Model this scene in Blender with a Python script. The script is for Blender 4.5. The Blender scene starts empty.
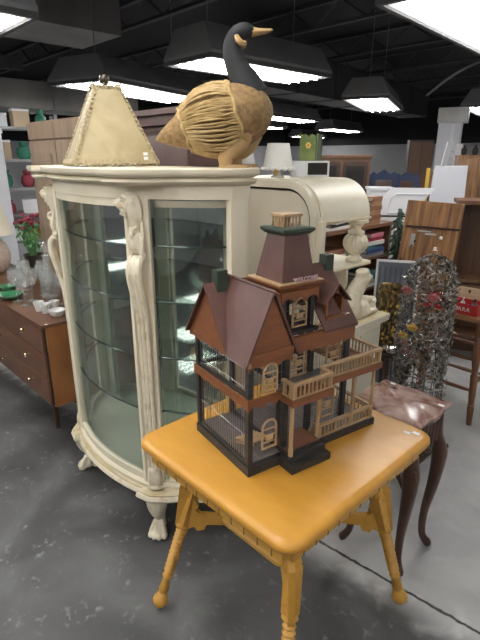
import bpy, bmesh, math, random
from mathutils import Vector, Matrix, Euler
random.seed(7)
PI = math.pi
C = bpy.context.scene.collection
scene = bpy.context.scene

# ------------------------------------------------------------------ materials
def nodes_of(name):
    m = bpy.data.materials.new(name); m.use_nodes = True
    nt = m.node_tree
    return m, nt, nt.nodes, nt.links, nt.nodes['Principled BSDF']

def mat(name, col, rough=.5, metal=0, col2=None, scale=8, stretch=(1, 1, 1), bump=0, detail=6, lo=.35, hi=.65,
        coat=0, spec=.5, bscale=None, distort=0):
    m, nt, N, L, b = nodes_of(name)
    b.inputs['Roughness'].default_value = rough
    b.inputs['Metallic'].default_value = metal
    b.inputs['Specular IOR Level'].default_value = spec
    b.inputs['Coat Weight'].default_value = coat
    b.inputs['Coat Roughness'].default_value = .15
    b.inputs['Base Color'].default_value = (*col, 1)
    if col2 is not None or bump:
        tc = N.new('ShaderNodeTexCoord'); mp = N.new('ShaderNodeMapping')
        mp.inputs['Scale'].default_value = stretch
        L.new(tc.outputs['Object'], mp.inputs['Vector'])
        nz = N.new('ShaderNodeTexNoise'); nz.inputs['Scale'].default_value = scale
        nz.inputs['Detail'].default_value = detail; nz.inputs['Distortion'].default_value = distort
        L.new(mp.outputs['Vector'], nz.inputs['Vector'])
        if col2 is not None:
            r = N.new('ShaderNodeValToRGB')
            r.color_ramp.elements[0].position = lo; r.color_ramp.elements[1].position = hi
            r.color_ramp.elements[0].color = (*col, 1); r.color_ramp.elements[1].color = (*col2, 1)
            L.new(nz.outputs['Fac'], r.inputs['Fac']); L.new(r.outputs['Color'], b.inputs['Base Color'])
        if bump:
            bp = N.new('ShaderNodeBump'); bp.inputs['Strength'].default_value = bump
            bp.inputs['Distance'].default_value = .01
            if bscale:
                n2 = N.new('ShaderNodeTexNoise'); n2.inputs['Scale'].default_value = bscale
                L.new(mp.outputs['Vector'], n2.inputs['Vector']); L.new(n2.outputs['Fac'], bp.inputs['Height'])
            else:
                L.new(nz.outputs['Fac'], bp.inputs['Height'])
            L.new(bp.outputs['Normal'], b.inputs['Normal'])
    return m

def thin_glass(name, tint, gloss=.08, edge=.5, milk=0):
    m, nt, N, L, b = nodes_of(name)
    N.remove(b)
    out = N['Material Output']
    tr = N.new('ShaderNodeBsdfTransparent'); tr.inputs['Color'].default_value = (*tint, 1)
    gl = N.new('ShaderNodeBsdfGlossy'); gl.inputs['Roughness'].default_value = .02
    gl.inputs['Color'].default_value = (.9, .95, .93, 1)
    lw = N.new('ShaderNodeLayerWeight'); lw.inputs['Blend'].default_value = .25
    mr = N.new('ShaderNodeMapRange'); mr.inputs['To Min'].default_value = gloss; mr.inputs['To Max'].default_value = edge
    L.new(lw.outputs['Facing'], mr.inputs['Value'])
    mx = N.new('ShaderNodeMixShader')
    L.new(mr.outputs['Result'], mx.inputs['Fac']); L.new(tr.outputs[0], mx.inputs[1]); L.new(gl.outputs[0], mx.inputs[2])
    if milk:
        df = N.new('ShaderNodeBsdfDiffuse'); df.inputs['Color'].default_value = (.95, .96, .97, 1)
        m2 = N.new('ShaderNodeMixShader'); m2.inputs['Fac'].default_value = milk
        L.new(mx.outputs[0], m2.inputs[1]); L.new(df.outputs[0], m2.inputs[2]); mx = m2
    L.new(mx.outputs[0], out.inputs['Surface'])
    return m

def emit(name, col, s):
    m, nt, N, L, b = nodes_of(name)
    b.inputs['Base Color'].default_value = (.8, .8, .8, 1)
    b.inputs['Emission Color'].default_value = (*col, 1)
    b.inputs['Emission Strength'].default_value = s
    return m

def wood(name, c1, c2, rough=.4, stretch=(1, 12, 12), scale=2.5, coat=.1, bump=.05):
    return mat(name, c1, rough, 0, c2, scale, stretch, bump, 8, .3, .7, coat, distort=.6)

M = {}
M['cream'] = mat('cream_paint', (.76, .69, .54), .42, 0, (.68, .605, .45), 5, (1, 1, .3), .04, lo=.45, hi=.8)
M['cream_antique'] = mat('antiqued_cream_paint', (.74, .67, .52), .42, 0, (.44, .35, .20), 24, (1, 1, 1), .1, lo=.52, hi=.85)
M['sage'] = mat('sage_interior_paint', (.56, .57, .45), .5, 0, (.50, .51, .40), 3)
M['desk_white'] = mat('yellowed_white_paint', (.80, .75, .62), .4, 0, (.73, .66, .51), 3, (1, 1, .5), .02)
M['gilt'] = mat('rubbed_gilt_edge', (.44, .35, .19), .45, 0, (.6, .53, .38), 14)
M['glass'] = thin_glass('cabinet_glass', (.95, .97, .96), .07, .5)
M['shelf_glass'] = thin_glass('shelf_glass', (.92, .96, .94), .07, .55)
M['glass_edge'] = mat('green_glass_edge', (.012, .05, .042), .15, 0, spec=.8)
M['crystal'] = thin_glass('crystal', (.98, .985, .985), .12, .9, .09)
M['mirror'] = mat('aged_mirror', (.66, .69, .66), .05, 1.0, (.56, .60, .57), 5, bump=0)
M['yellow'] = mat('yellow_painted_wood', (.53, .262, .036), .42, 0, (.44, .205, .025), 6, (1, 3, 1), .06, lo=.3, hi=.75, coat=.12)
M['yellow_leg'] = mat('yellow_painted_turning', (.50, .265, .045), .45, 0, (.38, .185, .025), 22, (1, 1, 1), .12, lo=.4, hi=.8)
M['notch'] = mat('dark_notch', (.09, .045, .01), .8)
M['h_black'] = mat('black_stained_wood', (.018, .017, .017), .55, 0, (.035, .032, .03), 20, (1, 1, 6), .1)
M['h_roof'] = mat('plum_painted_roof', (.074, .030, .024), .55, 0, (.10, .045, .036), 14, bump=.08)
M['h_brown'] = wood('birdhouse_brown_wood', (.145, .048, .016), (.20, .07, .024), .5, (14, 3, 14), 3)
M['h_light'] = wood('birdhouse_pale_wood', (.30, .19, .095), (.40, .265, .145), .6, (10, 10, 2), 3)
M['h_green'] = mat('dark_green_paint', (.022, .036, .024), .5, 0, (.034, .05, .034), 20)
M['h_floor'] = wood('grey_floor_boards', (.10, .085, .082), (.16, .135, .13), .6, (2, 30, 30), 3)
M['h_wire'] = mat('dull_wire', (.30, .30, .31), .35, .9)
M['h_rug'] = mat('worn_red_brown_board', (.17, .065, .035), .6, 0, (.11, .05, .03), 30)
M['sticker'] = mat('white_sticker', (.82, .82, .82), .6)
M['letter'] = mat('pink_white_letters', (.46, .31, .33), .5)
M['walnut'] = wood('walnut_veneer', (.085, .035, .017), (.125, .053, .025), .38, (2, 10, 10), 2.5, .25)
M['walnut_side'] = wood('walnut_side', (.20, .075, .022), (.26, .105, .033), .4, (4, 4, 1.5), 3, .2)
M['walnut_dark'] = wood('dark_leg_wood', (.03, .013, .008), (.05, .022, .012), .4)
M['brass'] = mat('pale_brass', (.80, .66, .42), .25, 1)
M['gap'] = mat('dark_recess', (.01, .008, .007), .8)
M['armoire'] = wood('greyed_oak', (.13, .088, .056), (.22, .155, .10), .5, (10, 10, .8), 3)
M['armoire_red'] = wood('red_mahogany', (.055, .018, .013), (.075, .026, .018), .45, (8, 8, 1), 3)
M['rawhide'] = mat('rawhide', (.40, .33, .19), .45, 0, (.28, .215, .105), 9, (1, 1, 1), .1, lo=.4, hi=.75, distort=1)
M['lacing'] = mat('leather_lacing', (.30, .235, .135), .6, 0, (.46, .38, .24), 90)
M['bronze'] = mat('dark_bronze', (.06, .05, .04), .4, .6)
M['raffia'] = mat('raffia_straw', (.33, .215, .08), .6, 0, (.46, .32, .14), 40, (1, 1, 1), .3)
M['woven'] = mat('woven_seagrass', (.28, .175, .07), .7, 0, (.19, .11, .042), 60, (1, 1, 1), .5, lo=.4, hi=.6)
M['goose_tan'] = mat('tan_bird_leg', (.40, .26, .12), .6, 0, (.42, .26, .11), 14)
M['goose_black'] = mat('black_felt', (.010, .011, .013), .75)
M['marble'] = mat('rose_brown_marble', (.17, .075, .056), .22, 0, (.46, .33, .29), 6.5, (1, 1.6, 1), 0, 10, .38, .68, .3, distort=2.2)
M['mahog'] = wood('dark_mahogany', (.040, .016, .009), (.075, .031, .015), .35, (10, 10, 1.5), 4, .2)
M['lamp_white'] = mat('white_pleated_shade', (.80, .79, .76), .7)
M['lamp_cream'] = mat('cream_shade', (.72, .67, .54), .7)
M['lamp_body'] = mat('woven_pale_lamp_body', (.55, .46, .39), .7, 0, (.42, .33, .27), 60)
M['dish_green'] = mat('green_glazed_dish', (.035, .16, .075), .2, 0, coat=.5)
M['china'] = mat('white_china', (.74, .75, .74), .2, 0, coat=.4)
M['book_wood'] = wood('bookcase_wood', (.11, .05, .025), (.16, .075, .038), .5, (6, 2, 6), 3)
M['door_wood'] = wood('brown_plank_wood', (.33, .165, .06), (.10, .042, .016), .5, (22, 22, 1.4), 2)
M['cup_wood'] = wood('dark_cupboard_wood', (.13, .06, .026), (.07, .03, .014), .5, (16, 16, 1.2), 2)
M['stool_wood'] = wood('stool_wood', (.12, .046, .02), (.18, .075, .033), .4, (8, 8, 1.5), 3, .15)
M['stool_seat'] = wood('stool_seat_wood', (.22, .10, .045), (.30, .15, .07), .4, (3, 12, 12), 3, .15)
M['cage_metal'] = mat('tarnished_silver_metal', (.26, .245, .22), .35, .8, (.05, .045, .04), 60, lo=.4, hi=.6)
M['leaf_metal'] = mat('silvery_leaf', (.32, .305, .28), .32, .75, (.035, .032, .028), 30, lo=.42, hi=.6)
M['vase'] = mat('gold_brown_mosaic', (.045, .03, .012), .2, .4, (.34, .24, .09), 60, (1, 1, .5), .4, 2, .45, .6)
M['red_box'] = mat('red_carton', (.36, .018, .022), .5)
M['white'] = mat('white_laminate', (.72, .73, .76), .45)
M['white_grey'] = mat('pale_grey_panel', (.60, .61, .66), .5)
M['card'] = mat('tan_cardboard', (.50, .38, .26), .7)
M['black'] = mat('matt_black', (.012, .012, .013), .6)
M['metal_dark'] = mat('dark_grey_metal', (.20, .203, .212), .45, .1, (.25, .253, .262), 3)
M['metal_grey'] = mat('galvanised_duct', (.46, .45, .43), .42, .4, (.25, .25, .245), 1.2, (1, 1, 1), .02, lo=.4, hi=.7)
M['duct_black'] = mat('black_painted_duct', (.05, .05, .053), .5, .1, (.07, .07, .073), 1.5)
M['steel'] = mat('bright_steel', (.6, .6, .6), .3, 1)
M['ceil'] = mat('black_painted_deck', (.020, .020, .023), .8)
M['lamp'] = emit('white_reflector', (1, .98, .95), 1.0)
M['tube'] = emit('fluorescent_tube', (1, .985, .95), 46)
M['green_lantern'] = mat('green_painted_tin', (.12, .17, .045), .45, 0, (.20, .25, .08), 12)
M['green_dark'] = mat('dark_green_tin', (.03, .045, .02), .5)
M['leaf'] = mat('pine_green', (.02, .045, .03), .6, 0, (.06, .10, .075), 40)
M['leaf_light'] = mat('fresh_leaf', (.05, .17, .05), .5, 0, (.12, .28, .10), 20)
M['teal'] = mat('teal_green_cloth', (.03, .18, .12), .6)
M['blue'] = mat('blue_upholstery', (.010, .020, .060), .6)
M['navy'] = mat('cobalt_blue', (.02, .05, .32), .3)
M['paper'] = mat('book_pages', (.60, .56, .47), .8, 0, (.48, .43, .34), 80, (1, 1, 12))
M['photo_blue'] = mat('blue_grey_print', (.10, .115, .15), .4, 0, (.18, .2, .25), 6)
M['photo_dark'] = mat('slate_stripe', (.06, .068, .09), .4)
M['silver'] = mat('polished_silver', (.75, .74, .72), .18, 1)
M['pink'] = mat('dusty_pink', (.36, .10, .10), .6)
M['flower'] = mat('crimson_petals', (.24, .03, .05), .6)
M['gold'] = mat('gold_metal', (.72, .46, .12), .3, 1)
M['yellow_band'] = mat('yellow_plastic', (.62, .42, .05), .5)

def flat(name, col, rough=.6):
    if name not in M: M[name] = mat(name, col, rough)
    return M[name]

# ------------------------------------------------------------------ geometry builder
class MB:
    def __init__(s): s.bm = bmesh.new()
    def _add(s, vs, fs, mt=None):
        bv = [s.bm.verts.new(mt @ Vector(v) if mt else v) for v in vs]
        for f in fs:
            try: s.bm.faces.new([bv[i] for i in f])
            except ValueError: pass
        return s
    def box(s, x0, x1, y0, y1, z0, z1, mt=None, bev=0):
        if bev:
            b2 = bmesh.new()
            bmesh.ops.create_cube(b2, size=1)
            bmesh.ops.scale(b2, vec=(x1-x0, y1-y0, z1-z0), verts=b2.verts)
            bmesh.ops.translate(b2, vec=((x0+x1)/2, (y0+y1)/2, (z0+z1)/2), verts=b2.verts)
            bmesh.ops.bevel(b2, geom=b2.edges[:], offset=bev, segments=2, affect='EDGES', profile=.7)
            b2.verts.index_update()
            vs = [v.co.copy() for v in b2.verts]; fs = [[v.index for v in f.verts] for f in b2.faces]
            b2.free(); return s._add(vs, fs, mt)
        vs = [(x, y, z) for z in (z0, z1) for y in (y0, y1) for x in (x0, x1)]
        return s._add(vs, [(0, 2, 3, 1), (4, 5, 7, 6), (0, 1, 5, 4), (2, 6, 7, 3), (0, 4, 6, 2), (1, 3, 7, 5)], mt)
    def prism(s, poly, z0, z1, mt=None):
        n = len(poly)
        vs = [(x, y, z0) for x, y in poly] + [(x, y, z1) for x, y in poly]
        fs = [tuple(reversed(range(n))), tuple(range(n, 2*n))] + [(i, (i+1) % n, (i+1) % n+n, i+n) for i in range(n)]
        return s._add(vs, fs, mt)
    def loft(s, rings, cap=True, closed=True, mt=None):
        n = len(rings[0]); vs = [v for r in rings for v in r]; fs = []
        for k in range(len(rings)-1):
            for i in range(n if closed else n-1):
                j = (i+1) % n
                fs.append((k*n+i, k*n+j, (k+1)*n+j, (k+1)*n+i))
        if cap and closed:
            fs.append(tuple(reversed(range(n)))); fs.append(tuple(range((len(rings)-1)*n, len(rings)*n)))
        return s._add(vs, fs, mt)
    def tube(s, pts, r, seg=8, mt=None, closed=False):
        pts = [Vector(p) for p in pts]; n = len(pts)
        rs = r if isinstance(r, (list, tuple)) else [r]*n
        rings = []; prev = None
        for i, p in enumerate(pts):
            if closed: d = pts[(i+1) % n]-pts[i-1]
            else: d = pts[min(i+1, n-1)]-pts[max(i-1, 0)]
            if d.length < 1e-9: d = Vector((0, 0, 1))
            d.normalize()
            if prev is None:
                up = Vector((0, 0, 1)) if abs(d.z) < .9 else Vector((1, 0, 0))
                a = d.cross(up).normalized()
            else:
                a = (prev - d*prev.dot(d))
                a = a.normalized() if a.length > 1e-6 else d.orthogonal().normalized()
            prev = a; b = d.cross(a)
            rings.append([p+(a*math.cos(t)+b*math.sin(t))*rs[i] for t in (2*PI*k/seg for k in range(seg))])
        if closed: rings.append(rings[0]); return s.loft(rings, False, True, mt)
        return s.loft(rings, True, True, mt)
    def lathe(s, prof, seg=20, mt=None, flute=0, nfl=0, cap=True):
        rings = []
        for r, z in prof:
            ring = []
            for k in range(seg):
                t = 2*PI*k/seg
                rr = r*(1+flute*math.cos(nfl*t)) if flute else r
                ring.append((rr*math.cos(t), rr*math.sin(t), z))
            rings.append(ring)
        return s.loft(rings, cap, True, mt)
    def ball(s, c, r, seg=12, rings=8, mt=None, rot=None):
        r = r if isinstance(r, (tuple, list)) else (r, r, r)
        b2 = bmesh.new(); bmesh.ops.create_uvsphere(b2, u_segments=seg, v_segments=rings, radius=1)
        b2.verts.index_update()
        R = Euler(rot).to_matrix() if rot else Matrix.Identity(3)
        vs = [R @ Vector((v.co.x*r[0], v.co.y*r[1], v.co.z*r[2])) + Vector(c) for v in b2.verts]
        fs = [[v.index for v in f.verts] for f in b2.faces]
        b2.free(); return s._add(vs, fs, mt)
    def build(s, name, material, parent=None, smooth=True, angle=40, voxel=0, subsurf=0):
        bmesh.ops.remove_doubles(s.bm, verts=s.bm.verts, dist=1e-6)
        bmesh.ops.recalc_face_normals(s.bm, faces=s.bm.faces)
        me = bpy.data.meshes.new(name); s.bm.to_mesh(me); s.bm.free()
        o = bpy.data.objects.new(name, me); C.objects.link(o)
        me.materials.append(M[material] if isinstance(material, str) else material)
        if parent: o.parent = parent
        if voxel:
            md = o.modifiers.new('r', 'REMESH'); md.mode = 'VOXEL'; md.voxel_size = voxel; md.use_smooth_shade = True
            sm = o.modifiers.new('s', 'SMOOTH'); sm.factor = .5; sm.iterations = 2
        if subsurf:
            md = o.modifiers.new('u', 'SUBSURF'); md.levels = subsurf; md.render_levels = subsurf
        if smooth:
            for p in me.polygons: p.use_smooth = True
            if not voxel and not subsurf:
                try: me.set_sharp_from_angle(angle=math.radians(angle))
                except Exception: pass
        return o

def box(name, material, parent, *a, bev=0, mt=None):
    return MB().box(*a, mt=mt, bev=bev).build(name, material, parent, smooth=bool(bev))
def T(x=0, y=0, z=0, rx=0, ry=0, rz=0):
    return Matrix.Translation((x, y, z)) @ Euler((rx, ry, rz)).to_matrix().to_4x4()
def tag(o, label, cat, group=None, kind=None):
    o['label'] = label; o['category'] = cat
    if group: o['group'] = group
    if kind: o['kind'] = kind
    return o
def thing(name, label, cat, loc=(0, 0, 0), rz=0, group=None):
    o = bpy.data.objects.new(name, None); C.objects.link(o)
    o.empty_display_size = .05
    o.location = loc; o.rotation_euler = (0, 0, rz)
    return tag(o, label, cat, group)
def dup(root, loc, rz, label, group=None):
    kids = {}
    for o in bpy.data.objects:
        if o.parent: kids.setdefault(o.parent, []).append(o)
    def rec(o, par):
        c = o.copy(); C.objects.link(c); c.parent = par
        for k in kids.get(o, []): rec(k, c)
        return c
    r = rec(root, None); r.location = loc; r.rotation_euler = (0, 0, rz); r['label'] = label
    if group: r['group'] = group
    return r
def struct(o): o['kind'] = 'structure'; return o
def arc(cx, cy, rx, ry, a0, a1, n):
    return [(cx+rx*math.cos(math.radians(a0+(a1-a0)*i/n)), cy+ry*math.sin(math.radians(a0+(a1-a0)*i/n))) for i in range(n+1)]
def curve_pts(ctrl, n=6):
    "Catmull-Rom through control points"
    P = [Vector(p) for p in ctrl]; out = []
    for i in range(len(P)-1):
        p0 = P[max(i-1, 0)]; p1 = P[i]; p2 = P[i+1]; p3 = P[min(i+2, len(P)-1)]
        for k in range(n):
            t = k/n
            out.append(.5*((2*p1)+(p2-p0)*t+(2*p0-5*p1+4*p2-p3)*t*t+(3*p1-p0-3*p2+p3)*t**3))
    out.append(P[-1]); return out
def lerp_list(v, n=6):
    out = []
    for a, b in zip(v, v[1:]):
        out += [a+(b-a)*k/n for k in range(n)]
    return out+[v[-1]]

# ------------------------------------------------------------------ camera
CAMH, PITCH, YAW = 1.6, math.radians(18.8), math.radians(46.6)
cam = bpy.data.cameras.new('camera'); co = bpy.data.objects.new('camera', cam); C.objects.link(co)
cam.sensor_fit = 'VERTICAL'; cam.sensor_height = 36; cam.lens = 27; cam.clip_start = .02
co.location = (0, 0, CAMH); co.rotation_euler = (PI/2-PITCH, 0, YAW)
scene.camera = co

# ------------------------------------------------------------------ setting
def floor_mat():
    m, nt, N, L, b = nodes_of('stained_concrete')
    geo = N.new('ShaderNodeNewGeometry'); sep = N.new('ShaderNodeSeparateXYZ'); L.new(geo.outputs['Position'], sep.inputs[0])
    def noise(sc, det=8, dis=0):
        n = N.new('ShaderNodeTexNoise'); n.inputs['Scale'].default_value = sc; n.inputs['Detail'].default_value = det
        n.inputs['Distortion'].default_value = dis
        L.new(geo.outputs['Position'], n.inputs['Vector']); return n
    def ramp(src, stops):
        r = N.new('ShaderNodeValToRGB'); e = r.color_ramp.elements
        e[0].position, e[0].color = stops[0][0], (*stops[0][1], 1)
        e[1].position, e[1].color = stops[-1][0], (*stops[-1][1], 1)
        for p, c in stops[1:-1]:
            x = e.new(p); x.color = (*c, 1)
        L.new(src, r.inputs['Fac']); return r
    def math_(op, a, bb):
        n = N.new('ShaderNodeMath'); n.operation = op
        for i, v in enumerate((a, bb)):
            if isinstance(v, (int, float)): n.inputs[i].default_value = v
            else: L.new(v, n.inputs[i])
        return n.outputs[0]
    def mix(f, a, bb):
        n = N.new('ShaderNodeMixRGB')
        L.new(f, n.inputs[0])
        for i, v in ((1, a), (2, bb)):
            if isinstance(v, tuple): n.inputs[i].default_value = (*v, 1)
            else: L.new(v, n.inputs[i])
        return n.outputs[0]
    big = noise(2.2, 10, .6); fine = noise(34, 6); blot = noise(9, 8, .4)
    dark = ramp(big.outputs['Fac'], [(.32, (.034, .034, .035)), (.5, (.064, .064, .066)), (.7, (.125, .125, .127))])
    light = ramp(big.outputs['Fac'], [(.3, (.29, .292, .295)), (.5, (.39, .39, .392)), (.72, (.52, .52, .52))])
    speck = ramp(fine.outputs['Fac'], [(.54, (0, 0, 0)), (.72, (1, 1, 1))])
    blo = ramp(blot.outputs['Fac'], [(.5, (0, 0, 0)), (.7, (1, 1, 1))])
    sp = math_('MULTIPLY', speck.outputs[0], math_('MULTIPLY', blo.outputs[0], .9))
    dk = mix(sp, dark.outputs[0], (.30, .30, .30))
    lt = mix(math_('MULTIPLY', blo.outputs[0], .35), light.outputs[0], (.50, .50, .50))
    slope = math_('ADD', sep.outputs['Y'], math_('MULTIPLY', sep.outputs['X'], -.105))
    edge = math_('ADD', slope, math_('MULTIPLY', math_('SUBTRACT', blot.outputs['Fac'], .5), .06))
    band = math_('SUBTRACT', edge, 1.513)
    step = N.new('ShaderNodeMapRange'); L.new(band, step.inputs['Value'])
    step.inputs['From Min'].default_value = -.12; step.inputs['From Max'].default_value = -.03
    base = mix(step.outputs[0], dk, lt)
    # pale worn streaks along the joint
    dist = math_('ABSOLUTE', math_('ADD', band, .02), 0)
    st = N.new('ShaderNodeMapRange'); L.new(dist, st.inputs['Value'])
    st.inputs['From Min'].default_value = .14; st.inputs['From Max'].default_value = 0
    stf = math_('MULTIPLY', st.outputs[0], math_('ADD', math_('MULTIPLY', blo.outputs[0], .8), .28))
    base = mix(stf, base, (.62, .62, .61))
    crk = math_('ABSOLUTE', math_('ADD', math_('SUBTRACT', slope, 1.513), math_('MULTIPLY', math_('SUBTRACT', fine.outputs['Fac'], .5), .02)), 0)
    cf = N.new('ShaderNodeMapRange'); L.new(crk, cf.inputs['Value'])
    cf.inputs['From Min'].default_value = .009; cf.inputs['From Max'].default_value = .004
    base = mix(cf.outputs[0], base, (.03, .028, .026))
    L.new(base, b.inputs['Base Color'])
    rr = ramp(big.outputs['Fac'], [(.3, (.38,)*3), (.7, (.6,)*3)])
    L.new(rr.outputs[0], b.inputs['Roughness'])
    bp = N.new('ShaderNodeBump'); bp.inputs['Strength'].default_value = .08; L.new(fine.outputs['Fac'], bp.inputs['Height'])
    L.new(bp.outputs[0], b.inputs['Normal'])
    return m
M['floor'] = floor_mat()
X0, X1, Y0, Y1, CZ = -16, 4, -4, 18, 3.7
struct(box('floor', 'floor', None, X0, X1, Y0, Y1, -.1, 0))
struct(box('ceiling', 'ceil', None, X0, X1, Y0, Y1, CZ, CZ+.1))
M['wall'] = mat('light_grey_wall', (.44, .44, .46), .7, 0, (.40, .40, .42), 2)
M['wall_dark'] = mat('black_upper_wall', (.015, .015, .017), .8)
for nm, a in (('wall_back', (X0, X1, Y1, Y1+.1)), ('wall_front', (X0, X1, Y0-.1, Y0)), ('wall_left', (X0-.1, X0, Y0, Y1)), ('wall_right', (X1, X1+.1, Y0, Y1))):
    struct(MB().box(*a, 0, 2.05).build(nm, 'wall', smooth=False))
for k, a in enumerate(((X0, X1, Y1-.02, Y1+.1), (X0, X1, Y0-.1, Y0+.02), (X0-.1, X0+.02, Y0, Y1), (X1-.02, X1+.1, Y0, Y1))):
    struct(MB().box(*a, 2.05, CZ).build('trim_%d' % (k+1), 'wall_dark', smooth=False))

# open web joists and pipes
def joist(y, lab):
    t = thing('roof_joist', lab, 'joist', (0, y, 3.35), 0, 'black roof joists')
    MB().box(X0, X1, -.04, .04, .3, .345).build('top_chord', 'duct_black', t, False)
    MB().box(X0, X1, -.04, .04, 0, .04).build('bottom_chord', 'duct_black', t, False)
    m = MB(); n = 44
    for i in range(n):
        xa = X0+(X1-X0)*i/n; xb = X0+(X1-X0)*(i+1)/n
        za, zb = (.02, .32) if i % 2 == 0 else (.32, .02)
        m.tube([(xa, 0, za), (xb, 0, zb)], .014, 5)
    m.build('web', 'duct_black', t, False)
for i in range(7):
    joist(4.3+2.0*i, 'black open-web steel joist crossing under the dark roof deck')

# ------------------------------------------------------------------ ducts
def duct(name, lab, x0, x1, y0, y1, z0, z1, m, rz=0, fl=1.2, cat='duct'):
    cx, cy = (x0+x1)/2, (y0+y1)/2
    t = thing(name, lab, cat, (cx, cy, z0), rz)
    dx, dy, h = (x1-x0)/2, (y1-y0)/2, z1-z0
    MB().box(-dx, dx, -dy, dy, 0, h, bev=.006).build('duct_body', m, t)
    L_ = max(dx, dy); n = int(2*L_/fl)
    for i in range(1, n):
        q = -L_+2*L_*i/n
        if dy > dx: MB().box(-dx-.015, dx+.015, q-.015, q+.015, -.015, h).build('seam_flange', m, t, False)
        else: MB().box(q-.015, q+.015, -dy-.015, dy+.015, -.015, h).build('seam_flange', m, t, False)
    for q in (-.6*L_, .6*L_):
        MB().tube([(0, q, h-.01), (0, q, CZ-z0)] if dy > dx else [(q, 0, h-.01), (q, 0, CZ-z0)], .012, 6).build('hanger', 'duct_black', t)
    return t
duct('air_duct', 'long black rectangular air duct running toward the far wall behind the goose', -6.88, -6.18, 5.4, 13.4, 2.62, 3.25, 'duct_black', math.radians(8.5))
duct('air_duct', 'wide dark metal duct at the upper left above the pyramid lampshade', -7.3, -6.2, .4, 3.75, 3.08, 3.6, 'metal_grey')
duct('air_duct', 'dull grey lower duct behind the pyramid lampshade, under the wide duct', -9.2, -8.2, .5, 5.2, 2.32, 2.72, 'metal_grey')
t = thing('pipe', 'thin grey conduit pipe curving below the roof at upper right', 'pipe', (-2.2, 8.0, 3.0))
MB().tube(curve_pts([(-2.4, 1.0, -.35), (-1.6, .6, -.05), (-.4, 0, .05), (1.6, -.6, .1), (3.5, -1.2, .1)], 8), .022, 8).build('conduit', 'metal_grey', t)
MB().tube([(1.2, -.45, .1), (1.2, -.45, .6)], .01, 6).build('hanger', 'metal_grey', t)
t = thing('cable_tray', 'dark perforated cable tray under the duct at far upper left', 'tray', (-7.6, 2.2, 2.75))
m = MB(); m.box(-.05, .05, -1.0, .75, 0, .16)
for i in range(12): m.box(-.06, .06, -1+.145*i, -.96+.145*i, -.01, .17)
m.build('tray_rail', 'duct_black', t, False)
MB().tube([(0, 0, .15), (0, 0, .95)], .012, 6).build('hanger', 'duct_black', t)

# ------------------------------------------------------------------ hanging fluorescent lights
def make_light(lab, loc, rz, L_=2.0, W=.62, hz=.26):
    t = thing('hanging_light', lab, 'light', loc, rz, 'hooded fluorescent lights')
    a, b, c, d = W/2, L_/2, W/2*.62, L_/2-.05
    m = MB()
    m.loft([[(-a, -b, .02), (a, -b, .02), (a, b, .02), (-a, b, .02)], [(-a, -b, .045), (a, -b, .045), (a, b, .045), (-a, b, .045)],
            [(-c, -d, hz), (c, -d, hz), (c, d, hz), (-c, d, hz)]])
    m.build('hood', 'metal_dark', t, False)
    m = MB()
    for x in (-a, a-.03): m.box(x, x+.03, -b, b, -.012, .022)
    for y in (-b, b-.03): m.box(-a+.03, a-.03, y, y+.03, -.012, .022)
    m.build('rim', 'duct_black', t, False)
    MB().box(-a+.032, a-.032, -b+.032, b-.032, .002, .018).build('diffuser', 'lamp', t, False)
    m = MB()
    for x in (-a*.55, -a*.18, a*.18, a*.55):
        MB().tube([(x, -b+.08, -.012), (x, b-.08, -.012)], .013, 8).build('tube', 'tube', t)
    for y in (-b*.7, b*.7):
        MB().tube([(0, y, hz-.01), (0, y, CZ-loc[2])], .004, 5).build('hanger_chain', 'metal_grey', t)
    return t
LZ = 2.35
first = make_light('hooded fluorescent light behind the pyramid lampshade', (-5.62, 3.6, LZ), math.radians(19), 2.0, .64); first.scale = (1.35, 1.05, 1)
lights = [((-3.52, 3.50, LZ), 0, 'hooded fluorescent light behind the neck of the goose'),
          ((-4.42, 7.05, LZ), math.radians(24), 'hooded fluorescent light with a lit rectangle near the picture centre right'),
          ((-1.38, 3.55, LZ), math.radians(5), 'big hooded fluorescent light cut off by the upper right corner'),
          ((-3.37, .27, LZ), math.radians(0), 'hooded fluorescent light cut off at the upper left corner'),
          ((-7.3, 8.2, LZ), math.radians(10), 'hooded fluorescent light seen past the breast of the goose'),
          ((-9.6, 9.7, LZ), math.radians(10), 'far fluorescent light low behind the two white lampshades'),
          ((-9.3, 13.0, LZ), math.radians(10), 'far fluorescent light just right of the green lantern'),
          ((-13.2, 16.3, LZ), math.radians(10), 'tiny far fluorescent light beyond the roll top cabinet'),
          ((-3.6, 9.4, LZ), math.radians(14), 'hooded fluorescent light at the right edge above the white column'),
          ]
for p, r, l in lights:
    q = dup(first, p, r, l); q.scale = (1, .78 if 'neck' in l else 1.05, 1)
# the same fittings repeated unseen outside the frame, several added to brighten upright faces
for p in ((-1.3, .2, LZ+.2), (-.6, -1.3, LZ+.1), (-2.6, -1.6, LZ+.1), (1.2, .6, LZ+.15), (1.6, 4.6, LZ+.15), (1.6, -2.2, LZ+.15), (-5.2, -2.2, LZ+.15), (-8, -1.5, LZ+.15), (-10.5, 2, LZ+.15), (1.4, 8, LZ+.15), (-.9, 12, LZ+.15)):
    q = dup(first, p, 0, 'unseen hooded fluorescent light added outside the view'); q.scale = (1, 1, 1)

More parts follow.
